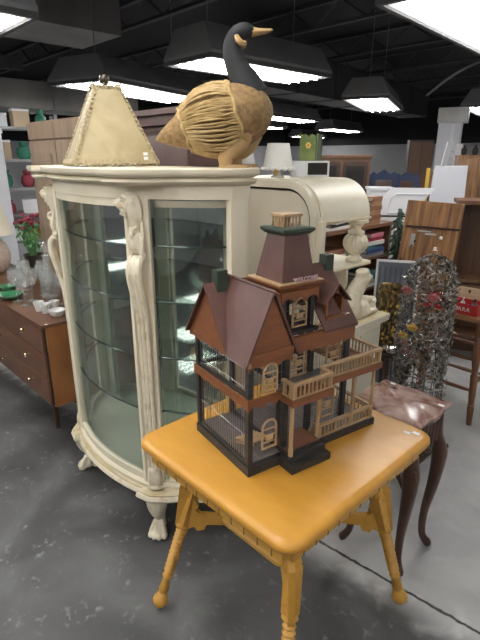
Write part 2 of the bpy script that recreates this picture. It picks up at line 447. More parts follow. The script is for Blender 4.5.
# ------------------------------------------------------------------ armoire behind the cabinet
t = thing('armoire', 'big brown wooden armoire standing behind the cream glass cabinet', 'wardrobe', (-2.85, 1.72, 0))
box('carcass', 'armoire', t, -.90, .12, -.27, .11, .06, 1.83)
box('side_section', 'armoire_red', t, .122, .93, -.24, .11, .06, 1.72)
box('plinth', 'armoire', t, -.92, .94, -.28, .11, 0, .0595)
m = MB()
for k, (o_, z0, z1) in enumerate(((.0, 1.72, 1.745), (.03, 1.745, 1.79), (.055, 1.79, 1.815))): m.box(.125, .935+o_*.3, -.25-o_, .11, z0, z1)
m.build('cornice', 'armoire_red', t, False)
for x0, x1 in ((-.885, -.45), (-.44, .11)):
    d = box('door', 'armoire', t, x0, x1, -.287, -.271, .12, 1.70, bev=.004)
    box('door_panel', 'armoire', d, x0+.07, x1-.07, -.293, -.286, .2, 1.62, bev=.003)
box('frieze', 'armoire', t, -.90, .12, -.282, -.271, 1.715, 1.82)
for x0, x1 in ((.14, .54), (.55, .94)):
    box('door', 'armoire_red', t, x0, x1, -.256, -.241, .12, 1.70, bev=.004)

# ------------------------------------------------------------------ china cabinet
CX, CY = -1.843, 0.0
cab = thing('china_cabinet', 'cream curved glass china cabinet with carved lion heads and paw feet', 'cabinet', (CX, CY, 0))
def bow(x): return .858+.50*x*x
def half_outline(off=0, block=0, n=8):
    "right half of the plan from the middle of the front to the back, pushed out by off"
    pts = [(.30*i/n, bow(.30*i/n)) for i in range(n+1)]
    post = [(.318, .908), (.358, .940)] if not block else [(.300, .896-block), (.340+block*.5, .906-block*.75), (.384+block*.55, .940-block*.2)]
    side = []
    for i in range(2 if block else 0, 7):
        u = i/6; x = .372+.203*u; y = .966+.182*u
        bl = .022*math.sin(PI*u); side.append((x+bl*.7, y-bl*.7))
    pts = pts+post+side+[(.582, 1.155), (.582, 1.24)]
    out = []
    for i, p in enumerate(pts):
        a = Vector(pts[max(i-1, 0)]); b = Vector(pts[min(i+1, len(pts)-1)])
        d = (b-a).normalized(); nrm = Vector((d.y, -d.x))
        if i == len(pts)-1: q = (p[0]+off, p[1])
        elif i == 0: q = (0, p[1]-off)
        else: q = (p[0]+nrm.x*off, p[1]+nrm.y*off)
        out.append(q)
    return out
def outline(off=0, block=0):
    h = half_outline(off, block)
    return [(-x, y) for x, y in reversed(h[1:])]+h
def ring(off, z, block=0): return [(x, y, z) for x, y in outline(off, block)]
# base moulding, carcass floor
m = MB(); m.loft([ring(.008, .205, .02), ring(.024, .211, .02), ring(.030, .222, .02), ring(.024, .236, .02), ring(.012, .240, .02)])
m.build('base_moulding', 'cream_antique', cab)
m = MB(); m.loft([ring(.004, .2402), ring(.008, .262), ring(.0, .272)]); m.build('base_rail', 'cream', cab)
m = MB(); m.loft([ring(.020, .2403, .02), ring(.020, .2443, .02)]); m.build('gilt_line', 'gilt', cab)
m = MB(); m.loft([ring(-.014, .2723), ring(-.014, .277)]); m.build('interior_floor', 'sage', cab)
# back with mirror
box('back_panel', 'cream', cab, -.577, .577, 1.222, 1.24, .2725, 1.46)
box('mirror', 'mirror', cab, -.48, .48, 1.208, 1.22, .285, 1.45)
for s in (-1, 1):
    box('back_stile', 'sage', cab, *sorted((s*.482, s*.545)), 1.20, 1.221, .2775, 1.455)
    box('rear_stile', 'cream', cab, *sorted((s*.553, s*.582)), 1.150, 1.221, .2725, 1.46, bev=.004)
# frieze, cornice, slab
m = MB(); m.loft([ring(.0, 1.458), ring(.004, 1.507)]); m.build('frieze', 'cream', cab)
prof = [(.006, 1.507), (.026, 1.511), (.035, 1.52), (.026, 1.529), (.01, 1.533)]
m = MB(); m.loft([ring(o_, z, .045) for o_, z in prof]); m.build('cornice_moulding', 'cream', cab)
m = MB(); m.loft([ring(o_, z, .045) for o_, z in ((.022, 1.533), (.045, 1.54), (.05, 1.547), (.05, 1.56), (.046, 1.563))])
m.build('top_board', 'cream', cab)
# glass
def sheet(pts, z0, z1, th=.004):
    mm = MB(); rings = []
    ps = [Vector(p) for p in pts]
    prof = []
    for i, p in enumerate(ps):
        d = (ps[min(i+1, len(ps)-1)]-ps[max(i-1, 0)]).normalized(); nn = Vector((-d.y, d.x))
        q = p+nn*th
        rings.append([(p.x, p.y, z0), (p.x, p.y, z1), (q.x, q.y, z1), (q.x, q.y, z0)])
    return mm.loft(rings)
xs = [-.287+.574*i/14 for i in range(15)]
sheet([(x, bow(x)+.012) for x in xs], .30, 1.45).build('door_glass', 'glass', cab)
sidep = []
for i in range(9):
    u = i/8; bl = .022*math.sin(PI*u); sidep.append((.372+.186*u+bl*.7, .974+.174*u-bl*.7))
sheet(sidep, .30, 1.459).build('side_glass', 'glass', cab)
sheet([(-x, y) for x, y in reversed(sidep)], .30, 1.459).build('side_glass', 'glass', cab)
# door frame: bottom rail, top rail following the bow, thin stiles
for z0, z1 in ((.2728, .306), (1.43, 1.457)):
    sheet([(x, bow(x)+.004) for x in xs], z0, z1, .02).build('door_rail', 'cream', cab)
    for s in (1, -1):
        pp = [(s*x, y) for x, y in sidep]
        sheet(pp if s > 0 else list(reversed(pp)), z0, z1-.004, .02).build('side_rail', 'cream', cab)
for s in (-1, 1):
    box('door_stile', 'cream', cab, *sorted((s*.287, s*.306)), .898, .918, .2728, 1.457)
# glass shelves
for k, z in enumerate((.60, .84, 1.07, 1.285)):
    m = MB(); m.loft([ring(-.03, z), ring(-.03, z+.006)])
    sh = m.build('glass_shelf', 'shelf_glass', cab)
    m = MB()
    hp = outline(-.029)[2:-2]
    m.tube([(x, y, z+.003) for x, y in hp], .004, 6); m.build('shelf_edge', 'glass_edge', sh)
# posts, lions, feet
def lion(parent, rz, loc):
    l = MB()
    mt = T(*loc, rz=rz) @ Matrix.Scale(.84, 4)
    l.ball((0, -.034, .002), (.033, .040, .036), mt=mt)          # skull
    l.ball((0, -.072, -.010), (.022, .028, .017), mt=mt)         # muzzle
    l.tube([(0, -.055, .026), (0, -.080, .012), (0, -.100, .000)], [.012, .010, .010], 8, mt=mt)
    l.ball((0, -.101, -.004), (.012, .008, .009), mt=mt)
    l.tube([(0, -.045, -.040), (0, -.066, -.047), (0, -.084, -.042)], [.016, .014, .010], 8, mt=mt)   # open jaw
    for sg in (-1, 1):
        l.tube([(sg*.006, -.076, .021), (sg*.018, -.068, .025), (sg*.028, -.052, .018)], [.006, .008, .006], 6, mt=mt)
        l.ball((sg*.014, -.072, .010), .0055, mt=mt)
        l.ball((sg*.016, -.082, -.014), (.012, .015, .012), mt=mt)
        l.ball((sg*.024, -.050, -.018), (.013, .016, .02), mt=mt)
        l.tube(curve_pts([(sg*.010, -.086, -.026), (sg*.022, -.066, -.034), (sg*.020, -.060, -.054), (sg*.006, -.066, -.066)], 4), .0055, 6, mt=mt)
        for k in range(6):                                       # mane locks swept back and down
            l.tube(curve_pts([(sg*(.008+.003*k), -.052+.009*k, .036+.003*k-.0012*k*k), (sg*(.031+.002*k), -.048+.010*k, .020-.004*k), (sg*(.037-.001*k), -.044+.010*k, -.022-.006*k),
                (sg*(.028-.001*k), -.046+.008*k, -.062-.006*k), (sg*(.016+.002*math.sin(k*2)), -.040+.006*k, -.100-.004*k)], 4), .0062, 6, mt=mt)
    l.ball((0, -.034, -.075), (.016, .018, .034), mt=mt)
    return l.build('lion_head', 'cream_antique', parent, voxel=.0022)
def scroll(parent, rz, loc):
    l = MB(); mt = T(*loc, rz=rz)
    l.ball((0, -.022, -.155), (.024, .028, .044), mt=mt)        # cartouche
    pts = [(0, -.030+.022*math.cos(a), -.118+.016*math.sin(a)) for a in (i*.5 for i in range(13))]
    l.tube(pts, .009, 6, mt=mt)
    for s in (-1, 1):
        l.tube([(s*.018+s*.012*math.cos(a), -.02, -.205+.014*math.sin(a)) for a in (i*.55 for i in range(12))], .008, 6, mt=mt)
        l.tube(curve_pts([(s*.02, -.012, -.08), (s*.027, -.024, -.14), (s*.022, -.03, -.2)], 5), .007, 6, mt=mt)
    l = l.build('scroll_carving', 'cream_antique', parent, voxel=.0034); l2 = MB(); l, lc = l2, l
    for x in (-.018, 0, .018):
        l.tube(curve_pts([(x, -.026, -.205), (x, -.050, -.232), (x, -.052, -.285), (x, -.030, -.385), (x, -.014, -.50), (x, -.012, -.9), (x, -.012, -1.14)], 6),
               lerp_list([.013, .013, .013, .011, .009, .0085, .0085], 6), 8, mt=mt)
    return l.build('reeded_console', 'cream_antique', parent)
for s, rz in ((1, math.radians(-36)), (-1, math.radians(-50))):
    mt = T(s*.336, .938, 0, rz=s*math.radians(45))
    p = MB().box(-.031, .031, -.014, .026, .2728, 1.458, mt=mt).build('corner_post', 'cream', cab, False)
    outd = s*math.radians(28)
    lion(p, rz, (s*.333, .938, 1.448))
    scroll(p, math.radians(24 if s > 0 else -42), (s*.333, .930, 1.462))
    b = MB(); mt2 = T(s*.333, .932, 0, rz=s*math.radians(40))
    for x in (-.018, 0, .018): b.ball((x, -.016, .305), (.014, .018, .05), mt=mt2)
    b.ball((0, -.014, .258), (.036, .022, .012), mt=mt2)
    b.build('post_foot_block', 'cream_antique', p, voxel=.005)
    # cabriole paw leg
    f = MB(); mt3 = T(s*.332, .936, 0, rz=s*math.radians(38))
    f.tube(curve_pts([(0, .01, .215), (0, -.016, .185), (0, -.016, .14), (0, .006, .085), (0, -.004, .03)], 5), lerp_list([.046, .050, .038, .024, .028], 5), 12, mt=mt3)
    f.ball((0, -.022, .022), (.038, .042, .022), mt=mt3)
    for k, x in enumerate((-.032, -.011, .011, .032)):
        f.ball((x, -.052+abs(x)*.5, .016), (.0125, .02, .0155), mt=mt3)
        f.tube(curve_pts([(x*.5, -.012, .075), (x*.8, -.028, .05), (x, -.05+abs(x)*.5, .026)], 4), .010, 6, mt=mt3)
    f.ball((0, .03, .018), (.02, .02, .018), mt=mt3)
    f.build('paw_foot', 'cream_antique', cab, voxel=.0034)
for s in (-1, 1):
    MB().lathe([(.02, 0), (.026, .02), (.022, .06), (.036, .16), (.04, .204)], 12, mt=T(s*.53, 1.19, 0)).build('rear_foot', 'cream_antique', cab)

# ------------------------------------------------------------------ pyramid lampshade on the cabinet
t = thing('lampshade', 'tan rawhide pyramid lampshade with laced edges on the cream cabinet', 'lampshade', (-1.87, 1.04, 1.5635), math.radians(74))
bw, bd, tw, td, hh = .166, .112, .047, .04, .292
base = [(-bw, -bd), (bw, -bd), (bw, bd), (-bw, bd)]; topp = [(-tw, -td), (tw, -td), (tw, td), (-tw, td)]
for i in range(4):
    j = (i+1) % 4
    a, b_, c_, d_ = Vector((*base[i], .012)), Vector((*base[j], .012)), Vector((*topp[j], hh)), Vector((*topp[i], hh))
    mm = MB(); n = (b_-a).cross(d_-a).normalized()*.004
    mm.loft([[a, b_, c_, d_], [a-n, b_-n, c_-n, d_-n]]).build('hide_panel', 'rawhide', t, False)
m = MB()
for i in range(4):
    j = (i+1) % 4
    A, B = Vector((*base[i], .012)), Vector((*topp[i], hh)); out = Vector((base[i][0], base[i][1], 0)).normalized()
    m.tube([A, B], .005, 6)
    for k in range(17):
        p = A.lerp(B, (k+.5)/17); tang = out.cross(Vector((0, 0, 1)))
        m.tube([p-tang*.013+out*-.004+Vector((0, 0, -.005)), p+out*.005, p+tang*.013-out*.004+Vector((0, 0, .005))], .0035, 5)
    for e0, e1, n_ in ((Vector((*base[i], .012)), Vector((*base[j], .012)), 15), (Vector((*topp[i], hh)), Vector((*topp[j], hh)), 6)):
        m.tube([e0, e1], .005, 6)
        dd = (e1-e0).normalized(); o2 = dd.cross(Vector((0, 0, 1)))
        for k in range(n_):
            p = e0.lerp(e1, (k+.5)/n_)
            m.tube([p+o2*.003+Vector((0, 0, -.01)), p+o2*.007+dd*.006, p+dd*.012+Vector((0, 0, .012))], .0035, 5)
m.build('lacing', 'lacing', t)
MB().lathe([(.005, hh-.03), (.006, hh+.008), (.016, hh+.016), (.021, hh+.03), (.016, hh+.043), (.004, hh+.048)], 14).build('finial', 'bronze', t)
box('spider', 'bronze', t, -.068, .068, -.004, .004, hh-.006, hh-.001)
slope = math.atan2(bd-td, hh)
for z in (.047, .03):
    MB().box(-.009, .009, -.0005, .0006, -.006, .006, mt=T(bw*.70, -(bd-(bd-td)*(z-.012)/(hh-.012))-.0006, z, rx=-slope)).build('price_sticker', 'sticker', t, False)

# ------------------------------------------------------------------ goose
t = thing('goose_figure', 'straw goose decoration with black neck standing on the cream cabinet', 'decoration', (-1.305, 1.222, 1.5635), math.radians(46.6)); t.scale = (.95, .95, .87)
ax0 = Vector((-.30, 0, .105)); ax1 = Vector((.125, 0, .235)); axd = (ax1-ax0); LEN = axd.length; axd.normalize()
q = Vector((0, 0, 1)).rotation_difference(axd).to_matrix().to_4x4(); MT = Matrix.Translation(ax0) @ q
prof = [(.002, 0), (.018, .018), (.038, .05), (.06, .09), (.088, .13), (.114, .19), (.123, .25), (.119, .31), (.106, .365), (.078, .41), (.038, .437), (.004, LEN)]
pr2 = []
for (r0, z0), (r1, z1) in zip(prof, prof[1:]):
    pr2 += [(r0, z0), ((r0+r1)/2+.002, (z0+z1)/2)]
pr2.append(prof[-1])
MB().lathe(pr2, 28, MT).build('body', 'woven', t)
def rad(z):
    for (r0, z0), (r1, z1) in zip(prof, prof[1:]):
        if z0 <= z <= z1: return r0+(r1-r0)*(z-z0)/(z1-z0)
    return .01
m = MB(); rnd = random.Random(3)
for k in range(120):                                                      # bundled straw skirt
    a = 2*PI*k/120; pts = []; tw_ = rnd.uniform(-.09, .09)
    for j in range(9):
        z = .125+.185*j/8; aa = a+tw_*math.sin(j/8*PI)+.25*(j/8)
        r = rad(z)+.005+.011*math.sin(PI*j/8)+rnd.uniform(-.0015, .003)
        pts.append((r*math.cos(aa), r*math.sin(aa), z))
    m.tube(pts, rnd.uniform(.003, .0046), 5, mt=MT)
m.build('straw_skirt', 'raffia', t)
for z, dr in ((.118, .004), (.312, .008)):
    r = rad(z)+dr
    MB().tube([(r*math.cos(a), r*math.sin(a), z+.004*math.sin(9*a)) for a in (2*PI*k/40 for k in range(40))], .007, 6, mt=MT, closed=True).build('rope_band', 'raffia', t)
MB().tube(curve_pts([(.055, 0, .265), (.025, 0, .32), (.0, 0, .365), (-.018, 0, .42), (-.012, 0, .462), (.012, 0, .485), (.036, 0, .487), (.054, 0, .482)], 6),
          lerp_list([.062, .052, .041, .033, .029, .03, .027, .016], 6), 16).build('neck', 'goose_black', t)
for s in (-1, 1):
    MB().tube(curve_pts([(-.004, s*.022, .468), (.004, s*.027, .452), (.016, s*.024, .443), (.03, s*.018, .447)], 5), lerp_list([.009, .012, .012, .006], 5), 8).build('cheek_patch', 'goose_tan', t)
bk = MB(); bk.loft([[(x, y*w, z0_+zz*h) for y, zz in ((-1, 0), (-.6, .9), (0, 1.1), (.6, .9), (1, 0), (.6, -.7), (0, -.9), (-.6, -.7))] for x, w, h, z0_ in
    ((.046, .019, .019, .483), (.075, .016, .013, .484), (.100, .012, .009, .487), (.118, .007, .005, .491), (.122, .002, .002, .491))])
bk.build('beak', 'goose_tan', t)
for s, dx in ((-1, -.012), (1, .022)):
    m = MB()
    m.tube(curve_pts([(dx+.025, s*.045, .135), (dx+.005, s*.05, .085), (dx-.028, s*.05, .045), (dx-.03, s*.05, .008)], 5), lerp_list([.05, .043, .03, .022], 5), 12)
    m.build('leg', 'goose_tan', t)
    f = MB()
    f.prism([(dx-.055, s*.05-.012), (dx-.03, s*.05-.022), (dx+.045, s*.05-.036), (dx+.03, s*.05-.012), (dx+.055, s*.05), (dx+.03, s*.05+.012), (dx+.045, s*.05+.036), (dx-.03, s*.05+.022), (dx-.055, s*.05+.012)], 0, .011)
    f.build('webbed_foot', 'goose_tan', t, False)

# ------------------------------------------------------------------ dresser with glassware
DX1, DY0, DZ = -2.525, .905, .73
t = thing('dresser', 'long low walnut dresser with brass knobs left of the cream cabinet', 'dresser', (-3.5, 1.13, 0))
ox, oy = -3.5, 1.13
def bx(nm, m_, x0, x1, y0, y1, z0, z1, par=t, bev=0): return box(nm, m_, par, x0-ox, x1-ox, y0-oy, y1-oy, z0, z1, bev=bev)
bx('carcass', 'walnut_side', -4.475, DX1, DY0+.018, 1.36, .225, DZ-.02)
bx('top', 'walnut', -4.48, DX1+.004, DY0-.004, 1.362, DZ-.02, DZ, bev=.003)
bx('front_recess', 'gap', -4.46, DX1-.012, DY0+.010, DY0+.018, .235, DZ-.022)
for cx0, cx1 in ((-4.46, -3.505), (-3.495, DX1-.018)):
    for z0, z1 in ((.238, .394), (.400, .552), (.558, .706)):
        d = bx('drawer', 'walnut', cx0, cx1, DY0-.002, DY0+.0098, z0, z1, bev=.002)
        for kx in (cx0+.26, cx1-.23):
            k = MB().lathe([(.005, 0), (.0045, .012), (.012, .018), (.014, .026), (.010, .032), (.001, .033)], 12, T(kx-ox, DY0-.002-oy, (z0+z1)/2+.015, rx=PI/2)).build('knob', 'brass', d)
for x in (-4.35, -2.68):
    for y, ry in ((DY0+.07, 1), (1.28, -1)):
        MB().lathe([(.013, 0), (.022, .2249)], 12, T(x-ox, y-oy, 0)).build('leg', 'walnut_dark', t)
box('sticker', 'sticker', t, -.998+.0, -.975, .955-oy, .966-oy, DZ, DZ+.001)
box('sticker', 'sticker', t, 2.0-1.04, 2.0-1.02, .925-oy, .938-oy, DZ, DZ+.001)

def wine_glass(h=.205, r=.042):
    o = MB().lathe([(.030, 0), (.031, .003), (.006, .008), (.0045, .02), (.0045, h*.45), (.010, h*.48), (r*.8, h*.58), (r, h*.75), (r*.86, h), (r*.82, h), (r*.93, h*.75), (r*.7, h*.6), (.004, h*.5)], 16).build('wine_glass', 'crystal')
    return o
W0 = tag(wine_glass(), 'clear stemmed wine glass at the front of the dresser glassware, foot nearest the drawers', 'glass', (0, 0, 0) and None)
W0.location = (-2.965, .985, DZ); W0['group'] = 'crystal glasses on the dresser'
spots = [(-3.04, 1.06, 'clear stemmed wine glass just behind the frontmost one on the dresser'),
         (-3.09, .985, 'clear stemmed wine glass beside the green dish on the dresser'),
         (-3.22, 1.08, 'clear stemmed wine glass behind the green dish'),
         (-3.33, 1.13, 'clear stemmed wine glass in front of the woven lamp body'),
         (-2.93, 1.12, 'clear stemmed wine glass in front of the tall decanter'),
         (-3.13, 1.17, 'clear stemmed wine glass left of the tall decanter'),
         (-2.83, 1.17, 'clear stemmed wine glass behind the three small cups'),
         (-3.26, 1.23, 'clear stemmed wine glass at the back between lamp and decanters'),
         (-2.96, 1.31, 'clear stemmed wine glass at the back against the armoire'),
         (-2.74, 1.20, 'clear stemmed wine glass tucked beside the left lion post of the cabinet')]
for x, y, l in spots:
    o = W0.copy(); C.objects.link(o); o.location = (x, y, DZ); o['label'] = l; o.rotation_euler.z = x*7
def decanter(lab, loc, h, r):
    t = thing('decanter', lab, 'decanter', loc, 0, 'crystal decanters on the dresser')
    MB().lathe([(r*.9, 0), (r, .01), (r, h*.18), (r*.85, h*.35), (r*.38, h*.55), (r*.3, h*.7), (r*.45, h*.76), (r*.4, h*.765), (r*.22, h*.7), (r*.3, h*.56), (r*.75, h*.34), (r*.9, h*.17), (r*.85, .012)], 18, flute=.03, nfl=9).build('bottle', 'crystal', t)
    MB().lathe([(r*.2, h*.72), (r*.22, h*.77), (r*.12, h*.79), (r*.42, h*.87), (r*.46, h*.92), (r*.3, h*.97), (r*.05, h)], 12).build('stopper', 'crystal', t)
    return t
decanter('tall clear crystal decanter with ball stopper standing in the middle of the glassware', (-3.02, 1.17, DZ), .37, .06)
decanter('clear crystal decanter with pointed stopper right of the ball stopper one', (-2.86, 1.25, DZ), .40, .05)
decanter('squat clear crystal decanter with stopper close to the lion post', (-2.67, 1.25, DZ), .33, .055)
def cup(lab, loc):
    return tag(MB().lathe([(.018, 0), (.02, .004), (.024, .03), (.03, .052), (.031, .058), (.026, .058), (.021, .03), (.016, .008)], 16, flute=.05, nfl=8).build('glass_cup', 'china' if 'white' in lab else 'crystal'), lab, 'cup', 'small cups on the dresser')
for x, y, l in ((-2.80, 1.005, 'small white fluted cup, left of three on the dresser'), (-2.735, 1.015, 'small white fluted cup, middle of three on the dresser'), (-2.755, 1.08, 'small white fluted cup behind the other two on the dresser')):
    c_ = cup(l, None); c_.location = (x, y, DZ)
o = tag(MB().lathe([(.03, 0), (.034, .003), (.044, .018), (.05, .034), (.046, .034), (.04, .018), (.028, .007)], 20).build('china_bowl', 'china'), 'small round white bowl beside the cabinet post on the dresser', 'bowl')
o.location = (-2.645, 1.045, DZ)
o = tag(MB().lathe([(.03, 0), (.05, .004), (.075, .022), (.082, .034), (.076, .034), (.05, .012), (.002, .008)], 22, flute=.06, nfl=7).build('glass_dish', 'dish_green'), 'shallow green glass dish on the left end of the dresser', 'dish')
o.location = (-3.19, .975, DZ)
o = tag(MB().lathe([(.03, 0), (.04, .004), (.055, .03), (.06, .045), (.055, .045), (.045, .02), (.002, .008)], 22, flute=.06, nfl=7).build('glass_bowl', 'dish_green'), 'small dark green bowl behind the shallow green dish', 'bowl')
o.location = (-3.37, 1.02, DZ)
t = thing('table_lamp', 'table lamp with cream shade and woven pale body at the far left', 'lamp', (-4.03, 1.16, DZ+.0005))
MB().lathe([(.05, 0), (.08, .02), (.115, .09), (.12, .15), (.10, .22), (.05, .28), (.02, .30), (.015, .34)], 20).build('lamp_body', 'lamp_body', t)
MB().lathe([(.16, .30), (.095, .56), (.092, .56), (.157, .30)], 24, cap=False).build('lamp_shade', 'lamp_cream', t)
MB().tube([(0, 0, .33), (0, 0, .57)], .006, 6).build('harp', 'brass', t)

# ------------------------------------------------------------------ yellow parlour table
TX, TY = -.885, 1.045
t = thing('parlor_table', 'yellow painted square table with splayed turned legs under the birdhouse', 'table', (TX, TY, 0))
hx, hy = .334, .366
def rr(hx, hy, r, n=6):
    pts = []
    for cx, cy, a0 in ((hx-r, hy-r, 0), (-hx+r, hy-r, 90), (-hx+r, -hy+r, 180), (hx-r, -hy+r, 270)):
        pts += arc(cx, cy, r, r, a0, a0+90, n)
    return pts
m = MB()
m.loft([[(x, y, z) for x, y in rr(hx-o_, hy-o_, .055)] for o_, z in ((.016, .703), (.004, .708), (0, .718), (.002, .730), (.009, .737), (.02, .74))])
m.build('tabletop', 'yellow', t, angle=60)
m = MB()
ap = .030
for s in (-1, 1):
    m.box(-hx+.05, hx-.05, *sorted((s*(hy-ap), s*(hy-ap-.02))), .655, .703)
    m.box(*sorted((s*(hx-ap), s*(hx-ap-.02))), -hy+.05, hy-.05, .655, .703)
ring_ = rr(hx-ap, hy-ap, .05)
inn = rr(hx-ap-.02, hy-ap-.02, .035)
for k in range(4):
    for i in range(6):
        a = k*7+i; b_ = a+1
        m.loft([[(*ring_[a], .655), (*ring_[b_], .655), (*inn[b_], .655), (*inn[a], .655)], [(*ring_[a], .703), (*ring_[b_], .703), (*inn[b_], .703), (*inn[a], .703)]])
apron = m.build('apron', 'yellow_leg', t, False)
m = MB()
for s in (-1, 1):
    for i in range(11):
        x = -.25+.05*i; y = s*(hy-ap+.0006); m.box(x-.0018, x+.0018, *sorted((y, y-s*.004)), .652, .700)
    for i in range(12):
        y = -.275+.05*i; x = s*(hx-ap+.0006); m.box(*sorted((x, x-s*.004)), y-.0018, y+.0018, .652, .700)
g = m.build('groove', 'notch', apron, False); g['kind'] = 'stuff'
sh = MB(); sh.loft([[(x, y, z) for x, y in rr(.145-o_, .172-o_, .03)] for o_, z in ((.006, .402), (0, .408), (0, .420), (.006, .426))])
sh.build('lower_shelf', 'yellow_leg', t)
for sx in (-1, 1):
    for sy in (-1, 1):
        top = Vector((sx*.195, sy*.170, .704)); foot = Vector((sx*.305, sy*.335, .02))
        d = (foot-top); L_ = d.length; d.normalize()
        q = Vector((0, 0, -1)).rotation_difference(d).to_matrix().to_4x4()
        mt = Matrix.Translation(top) @ q @ Matrix.Rotation(PI/4*0, 4, 'Z')
        m = MB()
        m.lathe([(.023, 0), (.023, -.05), (.026, -.06), (.024, -.09), (.027, -.10), (.018, -.115), (.026, -.125), (.018, -.14), (.027, -.15), (.018, -.165), (.024, -.18), (.018, -.20)], 16, mt)
        m.box(-.020, .020, -.020, .020, -.335, -.19, mt=mt, bev=.005)
        pr = [(.019, -.33), (.025, -.345), (.015, -.355)]
        z = -.36
        while z > -.555:
            pr += [(.0115, z), (.0205, z-.009), (.0115, z-.018)]; z -= .0195
        pr += [(.020, -.572), (.014, -.582), (.0165, -.61), (.019, -.635), (.013, -.65), (.022, -.662), (.013, -.668)]
        m.lathe(pr, 16, mt)
        m.lathe([(.012, -.665), (.026, -.678), (.029, -.69), (.024, -.703), (.012, -L_-.008)], 16, mt)
        leg = m.build('leg', 'yellow_leg', t)
        mm = MB()
        for z in (-.215, -.31):
            for a, b_ in ((-.008, 0), (.008, 0), (0, .008)):
                for f in range(4):
                    mm.ball((a, -.021, z+b_), (.0035, .0025, .0035), 8, 5, mt=mt @ Matrix.Rotation(f*PI/2, 4, 'Z'))
        r_ = mm.build('rosette', 'yellow_leg', leg); r_['kind'] = 'stuff'
        # pierced scroll bracket from leg to shelf
        p0 = top+d*.34; c2 = Vector((sx*.10, sy*.12, .414))
        hdir = Vector((c2.x-p0.x, c2.y-p0.y, 0)); Wd = hdir.length; hdir.normalize()
        nrm = Vector((-hdir.y, hdir.x, 0))
        def P2(u, z): return p0+hdir*u+Vector((0, 0, z-p0.z))
        b2 = MB()
        outl = [(-.005, 0.5380), (.018, 0.5530), (.036, 0.5380), (.038, 0.5130), (.022, 0.5030), (.026, 0.4780), (.05, 0.4830), (.058, 0.4580), (.045, 0.4430), (.062, 0.4285), (Wd, 0.4264), (Wd, 0.3930), (.085, 0.3850), (.075, 0.3630), (.05, 0.3560), (.04, 0.3730), (.02, 0.3630), (.012, 0.3380), (-.012, 0.3430), (-.028, 0.3780), (-.016, 0.4580)]
        b2.loft([[P2(u, z)+nrm*.009 for u, z in outl], [P2(u, z)-nrm*.009 for u, z in outl]])
        b2.build('scroll_bracket', 'yellow_leg', t, False)
for x, y in ((.262, .30), (.285, .318)):
    box('price_sticker', 'sticker', t, x-.011, x+.011, y-.007, y+.007, .74, .7406)

# ------------------------------------------------------------------ victorian birdhouse
# local axes: +x out of the facade, +y along the facade to the right
HZ = .7405
t = thing('birdhouse', 'wooden victorian mansion birdcage with plum roofs standing on the yellow table', 'birdhouse', (-.816, .807, HZ), math.radians(-10))
H = t
def hb(nm, m_, x0, x1, y0, y1, z0, z1, par=None, bev=0): return box(nm, m_, par or H, x0, x1, y0, y1, z0, z1, bev=bev)
hb('base', 'h_black', -.298, .004, -.006, .136, 0, .028)
hb('body_base', 'h_black', -.298, -.002, .1365, .515, 0, .024)
hb('floor_tray', 'h_floor', -.288, -.012, .006, .134, .0285, .032)
hb('porch_floor', 'h_floor', -.30, -.006, .1365, .51, .0245, .0285)
# entrance steps
s_ = hb('entrance_steps', 'h_black', .0045, .064, .104, .252, 0, .022)
hb('upper_step', 'h_black', .0045, .042, .108, .248, .0225, .040, s_)
hb('landing_edge', 'h_black', -.062, .030, .112, .244, .0405, .047, s_)
hb('landing_board', 'h_rug', -.055, .024, .118, .238, .0475, .05, s_)
# corner posts
def post(x, y, z0, z1, w=.008): return hb('post', 'h_black', x-w, x+w, y-w, y+w, z0, z1)
for x, y in ((-.008, .004), (-.286, .004), (-.008, .127), (-.286, .127)): post(x, y, .0325, .352)
for x, y in ((-.068, .158), (-.068, .27), (-.068, .422), (-.286, .422)): post(x, y, .029, .345)
# wire grilles
def grille(nm, p0, p1, z0, z1, n, nh=3):
    m = MB(); p0 = Vector(p0); p1 = Vector(p1)
    for i in range(n):
        p = p0.lerp(p1, (i+.5)/n); m.tube([(p.x, p.y, z0), (p.x, p.y, z1)], .00085, 4)
    for k in range(nh):
        z = z0+(z1-z0)*(k+.5)/nh; m.tube([(p0.x, p0.y, z), (p1.x, p1.y, z)], .0008, 4)
    return m.build(nm, 'h_wire', H)
grille('wire_grille', (-.278, .004), (-.016, .004), .032, .205, 22, 1)
grille('wire_grille', (-.278, .004), (-.016, .004), .238, .35, 22, 2)
grille('wire_grille', (-.008, .012), (-.008, .119), .238, .35, 9, 3)
grille('wire_grille', (-.286, .012), (-.286, .415), .03, .345, 34, 4)
grille('wire_grille', (-.278, .422), (-.076, .422), .03, .345, 18, 4)
grille('wire_grille', (-.068, .166), (-.068, .262), .235, .345, 8, 3)
grille('wire_grille', (-.068, .28), (-.068, .415), .235, .345, 11, 4)
grille('wire_grille', (-.068, .28), (-.068, .415), .03, .21, 11, 4)
for y in (.004, .127):
    hb('cross_rail', 'h_black', -.278, -.016, y-.005, y+.005, .24, .25)
    hb('cross_rail', 'h_black', -.278, -.016, y-.005, y+.005, .033, .041)
hb('cross_rail', 'h_black', -.291, -.281, .012, .12, .24, .25)
